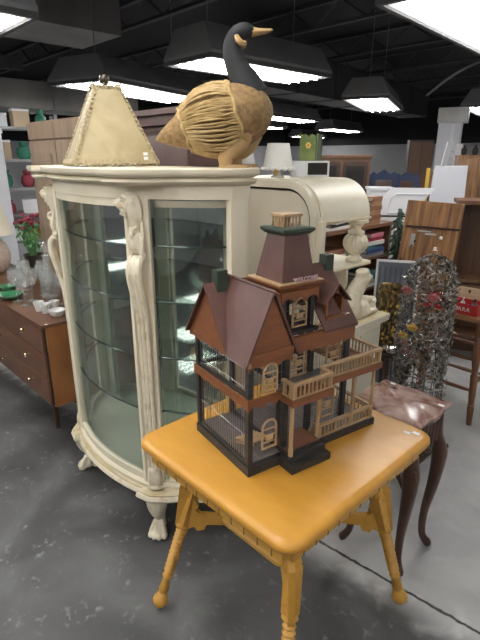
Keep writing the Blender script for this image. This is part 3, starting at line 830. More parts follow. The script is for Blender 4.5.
# scalloped boards: strip in the plane of a wall
def scallop(nm, p0, p1, ztop, zbot, n, th=.006, m_='h_brown', outward=(1, 0), amp=.45):
    m = MB(); p0 = Vector(p0); p1 = Vector(p1); o_ = Vector(outward)*th; N_ = n*8
    depth = (ztop-zbot)
    def zb(u):
        k = (u*n) % 1
        if u >= 1: k = 0
        return zbot+depth*amp*max(0, math.sin(PI*k))**.7
    ra, rb = [], []
    for i in range(N_+1):
        u = i/N_; p = p0.lerp(p1, u); z = zb(u)
        ra.append([(p.x, p.y, ztop), (p.x, p.y, z), (p.x+o_.x, p.y+o_.y, z), (p.x+o_.x, p.y+o_.y, ztop)])
    m.loft(ra)
    return m.build(nm, m_, H, False)
scallop('scalloped_band', (.0005, -.008), (.0005, .128), .242, .205, 3)
scallop('side_band', (-.295, -.004), (.006, -.004), .242, .209, 5, outward=(0, -1), amp=.2)
hb('upper_floor', 'h_floor', -.068, -.001, .1355, .42, .2115, .2335)
# balcony deck and brown edge
def balcony_edge(x0, x1, y0, y1): return hb('deck_edge', 'h_brown', x0, x1, y0, y1, .2125, .2345)
hb('balcony_deck', 'h_brown', .0002, .060, .102, .252, .2125, .2335)
hb('balcony_deck', 'h_brown', -.0005, .012, .2525, .512, .2125, .2335)
hb('balcony_deck', 'h_brown', -.30, -.001, .4205, .512, .2125, .2335)
# railings
def railing(nm, p0, p1, z0, z1, n, rw=.006):
    m = MB(); p0 = Vector(p0); p1 = Vector(p1); d = (p1-p0); L_ = d.length; a = math.atan2(d.y, d.x)
    mt = T(p0.x, p0.y, 0, rz=a)
    m.box(-rw, L_+rw, -rw, rw, z1-.007, z1, mt=mt)
    m.box(-rw, L_+rw, -rw*.7, rw*.7, z0, z0+.003, mt=mt)
    for u in (0, L_): m.box(u-.0035, u+.0035, -.0035, .0035, z0, z1-.004, mt=mt)
    r = m.build(nm, 'h_light', H, False)
    for i in range(n):
        p = p0.lerp(p1, (i+.5)/n)
        MB().lathe([(.0024, z0+.003), (.0034, z0+(z1-z0)*.3), (.0022, z0+(z1-z0)*.5), (.0034, z0+(z1-z0)*.7), (.0024, z1-.007)], 6, T(p.x, p.y)).build('baluster', 'h_light', r)
    return r
zr0, zr1 = .2345, .281
railing('balcony_railing', (.052, .110), (.052, .245), zr0, zr1, 9)
railing('balcony_railing', (.044, .108), (.012, .108), zr0, zr1, 2)
railing('balcony_railing', (.044, .247), (.012, .247), zr0, zr1, 2)
railing('balcony_railing', (.004, .262), (.004, .504), zr0, zr1, 18)
railing('balcony_railing', (-.006, .506), (-.30, .506), zr0, zr1, 20)
railing('porch_railing', (-.010, .272), (-.010, .500), .0287, .072, 15)
railing('porch_railing', (-.022, .504), (-.30, .504), .0287, .072, 16)
# porch columns
for x, y, z0 in ((.040, .116, .047), (.0, .252, .029), (-.012, .412, .029), (-.012, .503, .029)):
    MB().lathe([(.0075, z0), (.0075, z0+.02), (.006, z0+.03), (.006, .195), (.0075, .205), (.0075, .212)], 8, T(x, y)).build('porch_column', 'h_light', H)
# arched wire doors
def arch_door(par, x, y, z0, z1, w, rz=0, tilt=0, rows=3):
    m = MB(); h = z1-z0; r = w/2
    pts = [(0, -r, 0), (0, -r, h-r)]+[(0, -r*math.cos(a), h-r+r*math.sin(a)) for a in (PI*i/10 for i in range(1, 10))]+[(0, r, h-r), (0, r, 0)]
    mt = T(x, y, z0, ry=tilt, rz=rz)
    m.tube(pts, .0036, 6, mt=mt); m.tube([(0, -r, .002), (0, r, .002)], .0035, 6, mt=mt)
    for k in range(rows):
        z = (h-r*.3)*(k+1)/(rows+1); m.tube([(0, -r, z), (0, r, z)], .0026, 6, mt=mt)
    m.box(-.003, .003, -r*.5, r*.5, h*.30, h*.46, mt=mt)
    return m.build('arched_door', 'h_light', par)
arch_door(H, .006, .064, .075, .165, .048)
arch_door(H, .004, .064, .252, .335, .046)
arch_door(H, -.055, .212, .238, .345, .058, rows=4)
arch_door(H, -.055, .352, .240, .335, .05)
arch_door(H, -.055, .342, .06, .175, .05)
# small furnishings inside: perch deck and steps
m = MB()
for i in range(5): m.box(-.12+.018*i, -.108+.018*i, .03, .1, .05+.006*i, .054+.006*i)
for y in (.034, .094): m.tube([(-.12, y, .036), (-.03, y, .074)], .004, 6)
m.build('perch_ladder', 'h_light', H, False)
m = MB(); m.lathe([(.010, .0287), (.014, .045), (.014, .048), (.009, .032)], 12, T(-.03, .262)); m.tube([(-.03, .262+.013*math.cos(a), .046+.026*math.sin(a)) for a in (PI*i/8 for i in range(9))], .0022, 6)
m.build('tiny_basket', 'h_light', H)
# wing: front gable (faces +x) and side gable (faces -y)
def gable_roof(nm, axis, c, half, e0, e1, zE, zA, th=.006, ov=.004):
    "two slabs meeting at a ridge; axis 'x' = ridge along x"
    m = MB(); L = []
    for s in (-1, 1):
        a = (c+s*(half+ov), zE-ov*(zA-zE)/half); b_ = (c, zA)
        nx, nz = s*(zA-zE), half; l = math.hypot(nx, nz); nx, nz = nx/l*th, nz/l*th
        quad = [a, b_, (b_[0], b_[1]+th*1.2), (a[0]+nx, a[1]+nz)]
        if axis == 'x': m.loft([[(e0, u, z) for u, z in quad], [(e1, u, z) for u, z in quad]])
        else: m.loft([[(u, e0, z) for u, z in quad], [(u, e1, z) for u, z in quad]])
    return m.build(nm, 'h_roof', H, False)
m = MB()
th_ = .006; n_ = Vector((0, -.178, .080)).normalized()*th_
A = [Vector((.016, -.018, .343)), Vector((.016, .066, .530)), Vector((-.226, .066, .530)), Vector((-.082, -.018, .343))]
m.loft([A, [v+n_ for v in A]])
n_ = Vector((0, .178, .080)).normalized()*th_
A = [Vector((.016, .150, .343)), Vector((.016, .066, .530)), Vector((-.226, .066, .530)), Vector((-.12, .150, .343))]
m.loft([A, [v+n_ for v in A]])
m.tube([(.016, .066, .535), (-.222, .066, .535)], .004, 6)
m.build('front_gable_roof', 'h_roof', H, False)
gable_roof('side_gable_roof', 'y', -.205, .116, -.020, .16, .350, .514)
g = MB(); g.loft([[(.0, y, z) for y, z in ((-.010, .352), (.142, .352), (.066, .526))], [(.008, y, z) for y, z in ((-.010, .352), (.142, .352), (.066, .526))]])
fg = g.build('front_gable', 'h_brown', H, False)
hb('gable_moulding', 'h_brown', .0085, .013, -.004, .137, .362, .374, fg)
g = MB(); P_ = ((-.319, .352), (-.091, .352), (-.205, .511))
g.loft([[(x, -.006, z) for x, z in P_], [(x, .002, z) for x, z in P_]])
g.build('side_gable', 'h_brown', H, False)
scallop('scalloped_trim', (.0, -.006), (.0, .140), .3515, .322, 3)
scallop('scalloped_trim', (-.325, .0), (-.006, .0), .3515, .330, 5, outward=(0, -1), amp=.3)
hb('broken_trim', 'h_light', .004, .014, -.014, -.004, .340, .352)
# main roof behind: slopes from front eave to ridge
m = MB()
sec = [(-.008, .382), (-.150, .548), (-.292, .382), (-.292, .375), (-.150, .540), (-.008, .375)]
m.loft([[(x, .2695, z) for x, z in sec], [(x, .404, z) for x, z in sec]])
sec2 = [(-.188, .504), (-.292, .382), (-.292, .375), (-.188, .496)]
m.loft([[(x, .1425, z) for x, z in sec2], [(x, .27, z) for x, z in sec2]])
m.build('main_roof', 'h_roof', H, False)
m = MB(); sec = [(-.02, .376), (-.15, .536), (-.28, .376)]
m.loft([[(x, .390, z) for x, z in sec], [(x, .399, z) for x, z in sec]]); m.build('end_gable', 'h_brown', H, False)
hb('eave_board', 'h_brown', -.030, -.014, .145, .400, .346, .3795)
scallop('scalloped_trim', (-.021, .145), (-.021, .400), .346, .325, 6)
hb('price_sticker', 'sticker', -.0465, -.0275, .366, .384, .4105, .4125)
# dormer
m = MB()
dy0, dy1, dzb, dze, dzt = .296, .366, .415, .462, .502
m.box(-.062, -.036, dy0, dy0+.008, dzb, dze); m.box(-.062, -.036, dy1-.008, dy1, dzb, dze); m.box(-.066, -.028, dy0-.006, dy1+.006, dzb-.012, dzb)
gp = [(dy0, dze-.002), (dy1, dze-.002), ((dy0+dy1)/2, dzt-.004)]
hole = arc((dy0+dy1)/2, dze-.004, .026, .022, 0, 180, 8)
top_ = [(dy1, dze-.004)]+hole+[(dy0, dze-.004), ((dy0+dy1)/2, dzt-.004)]
m.loft([[(-.042, y, z) for y, z in top_], [(-.036, y, z) for y, z in top_]])
m.box(-.09, -.064, dy0+.008, dy1-.008, dzb, dze-.004)
m.build('dormer', 'h_brown', H, False)
gable_roof('dormer_roof', 'x', (dy0+dy1)/2, .046, -.13, -.022, .456, .506, th=.005)
# tower
tx0, tx1, ty0, ty1 = -.186, -.060, .152, .268
for x, y in ((tx1-.006, ty0+.006), (tx1-.006, ty1-.006), (tx0+.006, ty0+.006), (tx0+.006, ty1-.006)):
    hb('post', 'h_black', x-.007, x+.007, y-.007, y+.007, .3455, .505)
hb('tower_sill', 'h_black', -.18, -.034, .150, .268, .380, .388)
grille('tower_grille', (-.072, .166), (-.072, .255), .39, .492, 7, 7)
arch_door(H, -.060, .214, .392, .478, .05)
hb('tower_ceiling', 'h_black', tx0+.014, tx1-.016, ty0+.014, ty1-.014, .476, .482)
m = MB(); LG = [(-.202, .132), (-.050, .132), (-.050, .288), (-.202, .288)]
def sq(e, z): return [(-.202-e, .132-e, z), (-.050+e, .132-e, z), (-.050+e, .288+e, z), (-.202-e, .288+e, z)]
m.loft([sq(-.008, .503), sq(-.003, .513), sq(.004, .519), sq(.004, .525)]); m.build('tower_ledge', 'h_brown', H, False)
hb('ledge_top', 'h_light', -.205, -.047, .129, .291, .5252, .5275)
scallop('tower_trim', (-.058, .142), (-.058, .278), .503, .468, 3)
scallop('tower_trim', (-.196, .141), (-.056, .141), .503, .468, 3, outward=(0, -1))
def sq2(x0, x1, y0, y1, z): return [(x0, y0, z), (x1, y0, z), (x1, y1, z), (x0, y1, z)]
m = MB(); m.loft([sq2(-.190, -.064, .150, .270, .5277), sq2(-.165, -.086, .172, .254, .655)]); m.build('tower_roof', 'h_roof', H, False)
m = MB(); m.loft([sq2(-.170, -.081, .167, .259, .6552), sq2(-.180, -.070, .157, .269, .665), sq2(-.180, -.070, .157, .269, .672), sq2(-.172, -.079, .165, .261, .6745)])
m.build('tower_cap', 'h_green', H, False)
wx0, wx1, wy0, wy1 = -.158, -.098, .176, .244
wb = hb('widows_walk', 'h_light', wx0, wx1, wy0, wy1, .703, .710)
for i in range(6):
    for (x, y) in ((wx1-.006, wy0+.006+(wy1-wy0-.012)*i/5), (wx0+.006+(wx1-wx0-.012)*i/5, wy0+.006), (wx0+.006, wy0+.006+(wy1-wy0-.012)*i/5)):
        MB().lathe([(.0028, .6747), (.0036, .685), (.0024, .69), (.0028, .703)], 6, T(x, y)).build('baluster', 'h_light', wb)
hb('chimney', 'h_green', -.218, -.186, .016, .050, .495, .556)
hb('chimney', 'h_green', -.160, -.128, .372, .404, .520, .572)
# WELCOME letters standing on the tower ledge
fc = bpy.data.curves.new('welcome_letters', 'FONT'); fc.body = 'WELCOME'; fc.size = .0185; fc.extrude = .0016; fc.align_x = 'CENTER'; fc.offset = .0004
fo = bpy.data.objects.new('tmp_text', fc); C.objects.link(fo)
bpy.context.view_layer.update()
me = bpy.data.meshes.new_from_object(fo.evaluated_get(bpy.context.evaluated_depsgraph_get()))
bpy.data.objects.remove(fo)
wo = bpy.data.objects.new('welcome_letters', me); C.objects.link(wo); me.materials.append(M['letter']); wo.parent = H
wo.location = (-.0525, .226, .5277); wo.rotation_euler = (PI/2, 0, PI/2)

# ------------------------------------------------------------------ marble topped side table
t = thing('side_table', 'small marble topped side table with dark cabriole legs behind the yellow table', 'table', (-.785, 1.61, 0))
def serp(o_=0, n=14):
    hx_, hy_ = .148-o_, .128-o_; pts = []
    def edge(ax, ay, bx_, by_, nx, ny, amp):
        for i in range(n):
            u = i/n; w = amp*(math.cos(4*PI*u)*.5-.5)*.7+amp*math.sin(PI*u)*.9
            pts.append((ax+(bx_-ax)*u+nx*w, ay+(by_-ay)*u+ny*w))
    edge(-hx_, -hy_, hx_, -hy_, 0, -1, .012); edge(hx_, -hy_, hx_, hy_, 1, 0, .012)
    edge(hx_, hy_, -hx_, hy_, 0, 1, .012); edge(-hx_, hy_, -hx_, -hy_, -1, 0, .012)
    return pts
m = MB(); m.loft([[(x, y, z) for x, y in serp(o_)] for o_, z in ((.012, .675), (.004, .679), (0, .688), (.004, .696), (.01, .70))])
m.build('marble_top', 'marble', t)
m = MB(); m.loft([[(x, y, z) for x, y in serp(.016)] for z in (.660, .6749)]); m.build('top_frame', 'mahog', t)
m = MB(); hx_, hy_ = .118, .104
for s in (-1, 1):
    m.box(-hx_, hx_, *sorted((s*hy_, s*(hy_-.015))), .545, .66); m.box(*sorted((s*hx_, s*(hx_-.015))), -hy_, hy_, .545, .66)
for i in range(7):
    for s in (-1, 1):
        x = -.09+.03*i; m.tube([(x, s*hy_, .658), (x, s*hy_, .545-.02*math.cos((i-3)/3*1.4))], .0125, 8)
        if i < 6: y = -.075+.03*i; m.tube([(s*hx_, y, .658), (s*hx_, y, .545-.02*math.cos((i-2.5)/2.5*1.4))], .0125, 8)
m.build('fluted_apron', 'mahog', t)
for sx in (-1, 1):
    for sy in (-1, 1):
        u = Vector((sx*.76, sy*.65, 0)); b0 = Vector((sx*.112, sy*.098, 0))
        pts = curve_pts([b0+u*0+Vector((0, 0, .655)), b0+u*.004+Vector((0, 0, .56)), b0+u*.026+Vector((0, 0, .47)), b0+u*.020+Vector((0, 0, .34)), b0-u*.0+Vector((0, 0, .18)), b0+u*.004+Vector((0, 0, .07)), b0+u*.03+Vector((0, 0, .022)), b0+u*.042+Vector((0, 0, .012))], 6)
        lg = MB().tube(pts, lerp_list([.02, .024, .031, .024, .0165, .0145, .018, .012], 6), 12).build('cabriole_leg', 'mahog', t)
        kn = MB()
        for k in range(5): kn.ball(b0+u*(.052-.004*k)+Vector((.006*(k % 2)-.003, 0, .50-.022*k)), (.009, .009, .014), 8, 6)
        kn.build('knee_carving', 'mahog', lg, voxel=.004)
for x, y in ((-.095, .105), (.128, .07)):
    box('price_sticker', 'sticker', t, x-.011, x+.011, y-.007, y+.007, .7, .7006)

# dark claw foot pedestal glimpsed behind it
t = thing('pedestal_base', 'dark rounded pedestal foot on the floor behind the marble side table', 'pedestal', (-.97, 1.99, 0), math.radians(20))
for k in range(3):
    a = k*2*PI/3-.6
    MB().tube(curve_pts([(0, 0, .13), (.06*math.cos(a), .06*math.sin(a), .07), (.10*math.cos(a), .10*math.sin(a), .03), (.13*math.cos(a), .13*math.sin(a), .026)], 5), lerp_list([.02, .02, .022, .028], 5), 10).build('claw_foot', 'walnut_dark', t)
MB().lathe([(.03, .08), (.035, .14), (.02, .2), (.03, .3), (.02, .42), (.05, .45)], 14).build('column', 'walnut_dark', t)
MB().lathe([(.09, .45), (.10, .456), (.10, .468), (.09, .472)], 20).build('top', 'walnut_dark', t)

# ------------------------------------------------------------------ helper: points from sight lines (world metres)
def at(px, py, d):
    a = (px-240)/480; b = -(py-320)/480
    f = math.cos(PITCH)+b*math.sin(PITCH); u = -math.sin(PITCH)+b*math.cos(PITCH)
    x = a*math.cos(YAW)-f*math.sin(YAW); y = a*math.sin(YAW)+f*math.cos(YAW)
    k = d/math.hypot(x, y); return x*k, y*k, CAMH+u*k

# ------------------------------------------------------------------ white roll top cabinet
KX, KY = -1.6, 2.08
t = thing('roll_top_cabinet', 'tall yellowed white roll top cabinet with carved supports behind the birdhouse', 'cabinet', (KX, KY, 0))
K = t
YA, YB = 1.853-KY, 2.29-KY
def kb(nm, m_, x0, x1, y0, y1, z0, z1, par=None, bev=0): return box(nm, m_, par or K, x0-KX, x1-KX, y0, y1, z0, z1, bev=bev)
kb('base_body', 'desk_white', -2.15, -1.285, YA+.012, YB-.006, .08, .735)
kb('base_plinth', 'desk_white', -2.15, -1.27, YA+.006, YB, 0, .08, bev=.006)
m = MB()
for o_, z0, z1 in ((.0, .735, .745), (.014, .745, .752), (.022, .752, .766)): m.box(-2.15-KX, -1.275-KX+o_, YA+.005-o_*.3, YB+o_, z0, z1)
m.build('base_cornice', 'desk_white', K, False)
m = MB(); m.box(-2.15-KX, -1.25-KX, YA, YB+.026, .7662, .788, bev=.008); m.build('base_top', 'desk_white', K)
kb('gilt_edge', 'gilt', -2.1, -1.2555, YA+.001, YB+.0195, .7881, .7895)
for k in range(2):
    y0 = YA+.03+.2*k
    d = kb('door', 'desk_white', -1.2849, -1.277, y0, y0+.185, .12, .71, bev=.003)
# upper side panel with quarter-round shoulder
def side_poly(o_):
    return [(-2.12, .79), (-1.43-o_, .79), (-1.43-o_, 1.30)]+[(-1.60-o_*.3+ (.17-o_*.7)*math.cos(a), 1.30+(.187-o_)*math.sin(a)) for a in (PI/2*i/12 for i in range(13))]+[(-2.12, 1.487-o_)]
m = MB(); pl = side_poly(.0)
m.loft([[(x-KX, YA+.008, z) for x, z in pl], [(x-KX, YA+.03, z) for x, z in pl]]); m.build('side_panel', 'desk_white', K, False)
# raised rim and inset groove following the arch
def band(o0, o1, y0, y1, nm, mm_):
    A = side_poly(o0)[1:]; B = side_poly(o1)[1:]
    g_ = MB(); R_ = []
    for (xa, za), (xb, zb_) in zip(A, B): R_.append([(xa-KX, y0, za), (xa-KX, y1, za), (xb-KX, y1, zb_), (xb-KX, y0, zb_)])
    g_.loft(R_); return g_.build(nm, mm_, K)
band(.0, .035, YA-.006, YA+.0079, 'arch_rim', 'desk_white')
band(.0355, .046, YA+.003, YA+.0078, 'arch_groove', 'gap')
kb('front_stile', 'desk_white', -1.455, -1.395, YA+.002, YA+.032, .79, 1.305, bev=.004)
# the rolled canopy
m = MB(); arcp = [(-1.60+.185*math.cos(a), 1.305+.187*math.sin(a)) for a in (-.03+(PI/2+.03)*i/16 for i in range(17))]+[(-2.14, 1.492)]
inn_ = [(-1.60+.172*math.cos(a), 1.305+.174*math.sin(a)) for a in (-.03+(PI/2+.03)*i/16 for i in range(17))]+[(-2.14, 1.479)]
m.loft([[(a[0]-KX, y, a[1]) for a in arcp]+[(a[0]-KX, y, a[1]) for a in reversed(inn_)] for y in (YA+.031, YB)])
m.build('roll_top', 'desk_white', K)
kb('lip_rail', 'gilt', -1.432, -1.404, YA+.033, YB+.002, 1.288, 1.300, bev=.003)
kb('roll_top_back', 'desk_white', -2.14, -2.12, YA+.008, YB, .79, 1.478)
# shelf
m = MB(); m.box(-2.1-KX, -1.388-KX, YA+.033, YB+.006, 1.045, 1.066, bev=.006); m.build('shelf', 'desk_white', K)
kb('shelf_edge', 'gilt', -1.3878, -1.384, YA+.04, YB, 1.048, 1.055)
kb('shelf_bracket', 'desk_white', -1.62, -1.41, YB-.19, YB-.17, .79, 1.0449)
# fluted baluster
bxl, byl = -1.435-KX, 2.205-KY
prb = [(.040, 1.0665), (.043, 1.072), (.043, 1.083), (.034, 1.09), (.026, 1.102), (.026, 1.106)]
b1 = MB(); b1.lathe(prb, 24, T(bxl, byl))
b1.lathe([(.026, 1.105), (.045, 1.122), (.060, 1.15), (.062, 1.175), (.052, 1.20), (.032, 1.215)], 60, T(bxl, byl), flute=.09, nfl=15)
b1.lathe([(.032, 1.214), (.044, 1.218), (.044, 1.228), (.026, 1.235), (.024, 1.245), (.034, 1.262), (.046, 1.270), (.060, 1.274), (.060, 1.2875)], 24, T(bxl, byl))
b1.build('baluster', 'cream_antique', K, angle=70)
# carved dolphin support
m = MB(); x_ = -1.355-KX
def dp(y, z, dx=0): return (x_+dx, y-KY, z)
m.tube(curve_pts([dp(2.165, 1.034), dp(2.175, .985), dp(2.13, .945), dp(2.085, .89), dp(2.08, .845), dp(2.13, .815), dp(2.20, .815)], 7), lerp_list([.034, .04, .044, .05, .058, .058, .055], 7), 14)
m.tube([dp(2.195+(.034-.0022*i)*math.cos(i*.55), 1.0+(.034-.0022*i)*math.sin(i*.55)) for i in range(13)], .013, 8); m.tube([dp(2.195, 1.0, -.04), dp(2.195, 1.0, .045)], .014, 8)
m.ball(dp(2.235, .822), (.045, .062, .042)); m.ball(dp(2.275, .845), (.034, .035, .026), rot=(.5, 0, 0)); m.ball(dp(2.285, .812), (.03, .03, .016))
m.ball(dp(2.225, .864), (.038, .034, .022))
for s in (-1, 1): m.ball(dp(2.25, .852, s*.03), .012)
for k in range(7):
    m.tube(curve_pts([dp(2.08+.02*k, .80, .03), dp(2.11+.022*k, .815, .05), dp(2.13+.022*k, .80, .052)], 4), .010, 6)
m.ball(dp(2.17, .802), (.06, .11, .013))
m.build('dolphin_support', 'cream_antique', K, voxel=.006)

# ---- things on top of it
def small_lamp(lab, loc):
    t = thing('small_lamp', lab, 'lamp', loc, 0, 'little white lamps on the roll top cabinet')
    MB().lathe([(.035, 0), (.037, .006), (.018, .014), (.012, .03), (.02, .045), (.008, .06), (.006, .09)], 16).build('lamp_base', 'china', t)
    MB().lathe([(.080, .045), (.082, .05), (.058, .175), (.055, .175), (.078, .049)], 32, flute=.02, nfl=16, cap=False).build('lamp_shade', 'lamp_white', t)
    m = MB()
    for k in range(16):
        a = 2*PI*k/16; m.ball((.081*math.cos(a), .081*math.sin(a), .045), (.015, .015, .010), 8, 6)
    m.build('ruffle', 'lamp_white', t)
    MB().ball((.03, -.045, .028), (.012, .012, .02), 8, 6).build('bow', 'gold', t)
    return t
small_lamp('little white ruffled lamp beside the green lantern', (-1.86, 2.045, 1.493))
small_lamp('little white ruffled lamp half hidden by the goose', (-2.03, 1.925, 1.493))
t = thing('display_box', 'white box with dark glazed front under the green lantern', 'box', (-1.783, 2.228, 1.4925), math.radians(46))
box('box_body', 'white', t, -.11, .10, -.05, .05, 0, .085, bev=.003)
f_ = box('frame', 'china', t, -.03, .098, -.054, -.0505, .004, .083)
box('glass_front', 'gap', f_, -.02, .088, -.0555, -.0542, .012, .075)
t = thing('lantern', 'square green painted tin lantern on top of the white box', 'lantern', (-1.783, 2.228, 1.578), math.radians(20))
m = MB()
pl_ = [(-.048, .0), (.048, .0), (.052, .14), (.038, .125), (.02, .14), (0, .122), (-.02, .14), (-.038, .125), (-.052, .14)]
for k in range(4):
    mt = Matrix.Rotation(k*PI/2, 4, 'Z')
    MB().loft([[(x, -.047, z) for x, z in pl_], [(x, -.043, z) for x, z in pl_]], mt=mt).build('tin_panel', 'green_lantern' if k in (0, 3) else 'green_dark', t, False)
box('tin_bottom', 'green_dark', t, -.042, .042, -.042, .042, 0, .004)
m = MB()
for a in range(6): m.ball((.011*math.cos(a*PI/3), -.0482, .08+.011*math.sin(a*PI/3)), (.006, .002, .008), 8, 5)
m.build('painted_flower', 'gold', t)

# ------------------------------------------------------------------ bookcase with books
BX, BY = -2.2, 3.16
t = thing('bookcase', 'brown wooden bookcase of books behind the roll top cabinet', 'bookcase', (BX, BY, 0))
def bb(nm, x0, x1, y0, y1, z0, z1): return box(nm, 'book_wood', t, x0-BX, x1-BX, y0-BY, y1-BY, z0, z1)
bb('side', -2.26, -2.0, 3.55, 3.58, 0, 1.08); bb('side', -2.26, -2.0, 2.62, 2.65, 0, 1.08)
bb('top', -2.27, -1.99, 2.60, 3.60, 1.0805, 1.105)
bb('back', -2.275, -2.262, 2.60, 3.59, 0, 1.08)
for z in (.06, .33, .585, .83): bb('shelf', -2.26, -2.005, 2.651, 3.549, z, z+.02)
cols = {'tan': (.24, .135, .07), 'orange': (.55, .20, .05), 'white': (.66, .65, .61), 'crimson': (.34, .03, .06), 'navy': (.03, .06, .17), 'grey': (.28, .30, .33), 'brown': (.17, .07, .04), 'black': (.02, .02, .022), 'cream': (.58, .50, .37), 'teal': (.05, .16, .17), 'pink': (.50, .16, .22)}
for k_, c_ in cols.items(): flat('cover_'+k_, c_, .5)
def book_h(lab, colr, x, y, z, w, l, h, rz, grp):
    b = thing('book', lab, 'book', (x, y, z), rz, grp)
    box('cover', 'cover_'+colr, b, -w/2, w/2, -l/2, l/2, 0, h*.12)
    box('cover', 'cover_'+colr, b, -w/2, w/2, -l/2, l/2, h*.88, h)
    box('spine', 'cover_'+colr, b, w/2, w/2+.003, -l/2, l/2, 0, h)
    box('pages', 'paper', b, -w/2+.004, w/2-.0005, -l/2+.004, l/2-.004, h*.121, h*.879)
    return b
ords = ['bottom', 'second from the bottom', 'third from the bottom', 'fourth from the bottom', 'fifth from the bottom', 'top']
for k in range(6):
    book_h('brown bound book, %s of the tall stack on top of the bookcase' % ords[k], 'tan' if k % 2 == 0 else 'brown', -2.13+.005*(k % 2), 3.37, 1.1055+.034*k, .19, .15, .0335, .06*((k % 3)-1), 'brown books stacked on the bookcase top')
for k, (cl, nm) in enumerate((('white', 'white magazine, lowest of the pile on the bookcase top under the roll top lip'), ('black', 'black covered book in the pile under the roll top lip'), ('white', 'white magazine topmost in the pile under the roll top lip'))):
    book_h(nm, cl, -2.13, 2.88+.02*k, 1.1055+.0205*k, .2, .28-.02*k, .02, .1*k, 'magazines under the roll top lip')
z = .8505
for k, (cl, nm, yy, ll) in enumerate((('orange', 'large orange book lying at the left of the upper bookcase shelf', 2.85, .34), ('cream', 'cream book lying on the large orange book', 2.86, .26), ('brown', 'brown book topmost over the orange book', 2.85, .24))):
    book_h(nm, cl, -2.12, yy, z, .2, ll, .035, .03*k, 'books lying on the upper shelf at left'); z += .0355
z = .8505
for k, (cl, nm) in enumerate((('grey', 'grey book at the bottom of the right pile on the upper shelf'), ('navy', 'navy book, second in the right pile on the upper shelf'), ('teal', 'teal book, third in the right pile on the upper shelf'), ('white', 'white book, fourth in the right pile on the upper shelf'), ('crimson', 'crimson book, fifth in the right pile on the upper shelf'), ('pink', 'pink book topmost of the right pile on the upper shelf'))):
    book_h(nm, cl, -2.12+.01*(k % 2), 3.38, z, .2, .26-.012*k, .030, .05*(k % 3-1), 'pile of books at the right of the upper shelf'); z += .0305
z = .6055
for k, (cl, nm) in enumerate((('white', 'white book at the bottom of the lower shelf pile'), ('cream', 'cream book, second in the lower shelf pile'), ('navy', 'dark blue book, third in the lower shelf pile'), ('teal', 'teal book topmost of the lower shelf pile'))):
    book_h(nm, cl, -2.11, 3.36, z, .2, .28-.015*k, .028, .06*(k % 2), 'pile of books on the lower shelf'); z += .0285

# white wicker basket on the bookcase, seen over the roll top
t = thing('wicker_basket', 'white wicker basket with looped handle standing on the bookcase top', 'basket', (-2.12, 3.16, 1.1055))
m = MB()
for k in range(16):
    a = 2*PI*k/16; m.tube([(.05*math.cos(a), .05*math.sin(a), .0), (.07*math.cos(a), .07*math.sin(a), .08), (.085*math.cos(a), .085*math.sin(a), .17)], .0035, 5)
for k in range(8):
    r = .05+.035*k/7; m.tube([(r*math.cos(a), r*math.sin(a), .003+.166*k/7) for a in (2*PI*j/20 for j in range(20))], .005, 5, closed=True)
m.ball((0, 0, .003), (.052, .052, .004)); m.build('basket_body', 'lamp_cream', t)
MB().tube([(0, .085*math.cos(a), .17+.13*math.sin(a)) for a in (PI*k/12 for k in range(13))], .008, 6).build('handle', 'lamp_cream', t)

# ------------------------------------------------------------------ wire birdcage
t = thing('birdcage', 'tall tarnished silver wire birdcage with leafy vines in front of the stool', 'birdcage', (-1.075, 2.375, 0)); t.scale = (1.05, 1.05, .985)
CR = .118
box('stand', 'walnut_dark', t, -.12, .12, -.12, .12, .0, .02, bev=.004)
m = MB(); prof = [(CR, .0205), (CR, .85), (CR*.99, .93), (CR*.9, 1.02), (CR*.68, 1.09), (CR*.35, 1.135), (.01, 1.15)]
NB = 14
for k in range(NB):
    a = 2*PI*k/NB
    m.tube([(r*math.cos(a), r*math.sin(a), z) for r, z in prof], .0022, 5)
for z in (.03, .18, .34, .50, .60, .72, .86, .96):
    r = CR if z < .9 else CR*.97
    m.tube([(r*math.cos(a), r*math.sin(a), z) for a in (2*PI*j/32 for j in range(32))], .0042, 6, closed=True)
m.build('cage_wires', 'cage_metal', t)
m = MB(); rnd = random.Random(11)
for k in range(16):                                                     # leafy vines wound round the wires
    a0 = rnd.uniform(0, 2*PI); z0 = rnd.uniform(.05, .7); tw = rnd.uniform(-2.2, 2.2); pts = []
    for q in range(14):
        u = q/13; z = min(z0+.42*u, 1.12); r = CR+.006 if z < .93 else CR*math.sqrt(max(.05, 1-((z-.93)/.225)**2))+.006
        a = a0+tw*u; pts.append((r*math.cos(a), r*math.sin(a), z))
    m.tube(pts, .0035, 5)
for k in range(2100):
    z = rnd.uniform(.04, 1.125) if k % 3 else rnd.uniform(.55, 1.125)
    r = (CR+.004 if z < .93 else CR*math.sqrt(max(.03, 1-((z-.93)/.225)**2))+.004)*rnd.uniform(.9, 1.13); a = rnd.uniform(0, 2*PI)
    L1 = rnd.uniform(.010, .020); w1 = L1*.36
    mt = T(r*math.cos(a), r*math.sin(a), z) @ Euler((rnd.uniform(-1.2, 1.2), rnd.uniform(-1.2, 1.2), a+rnd.uniform(-.6, .6))).to_matrix().to_4x4()
    m._add([(0, 0, -L1), (.002, w1, 0), (0, 0, L1), (.002, -w1, 0), (.005, 0, 0), (-.001, 0, 0)], [(0, 1, 4), (1, 2, 4), (2, 3, 4), (3, 0, 4), (1, 0, 5), (2, 1, 5), (3, 2, 5), (0, 3, 5)], mt)
v = m.build('vine_leaves', 'leaf_metal', t, False); v['kind'] = 'stuff'
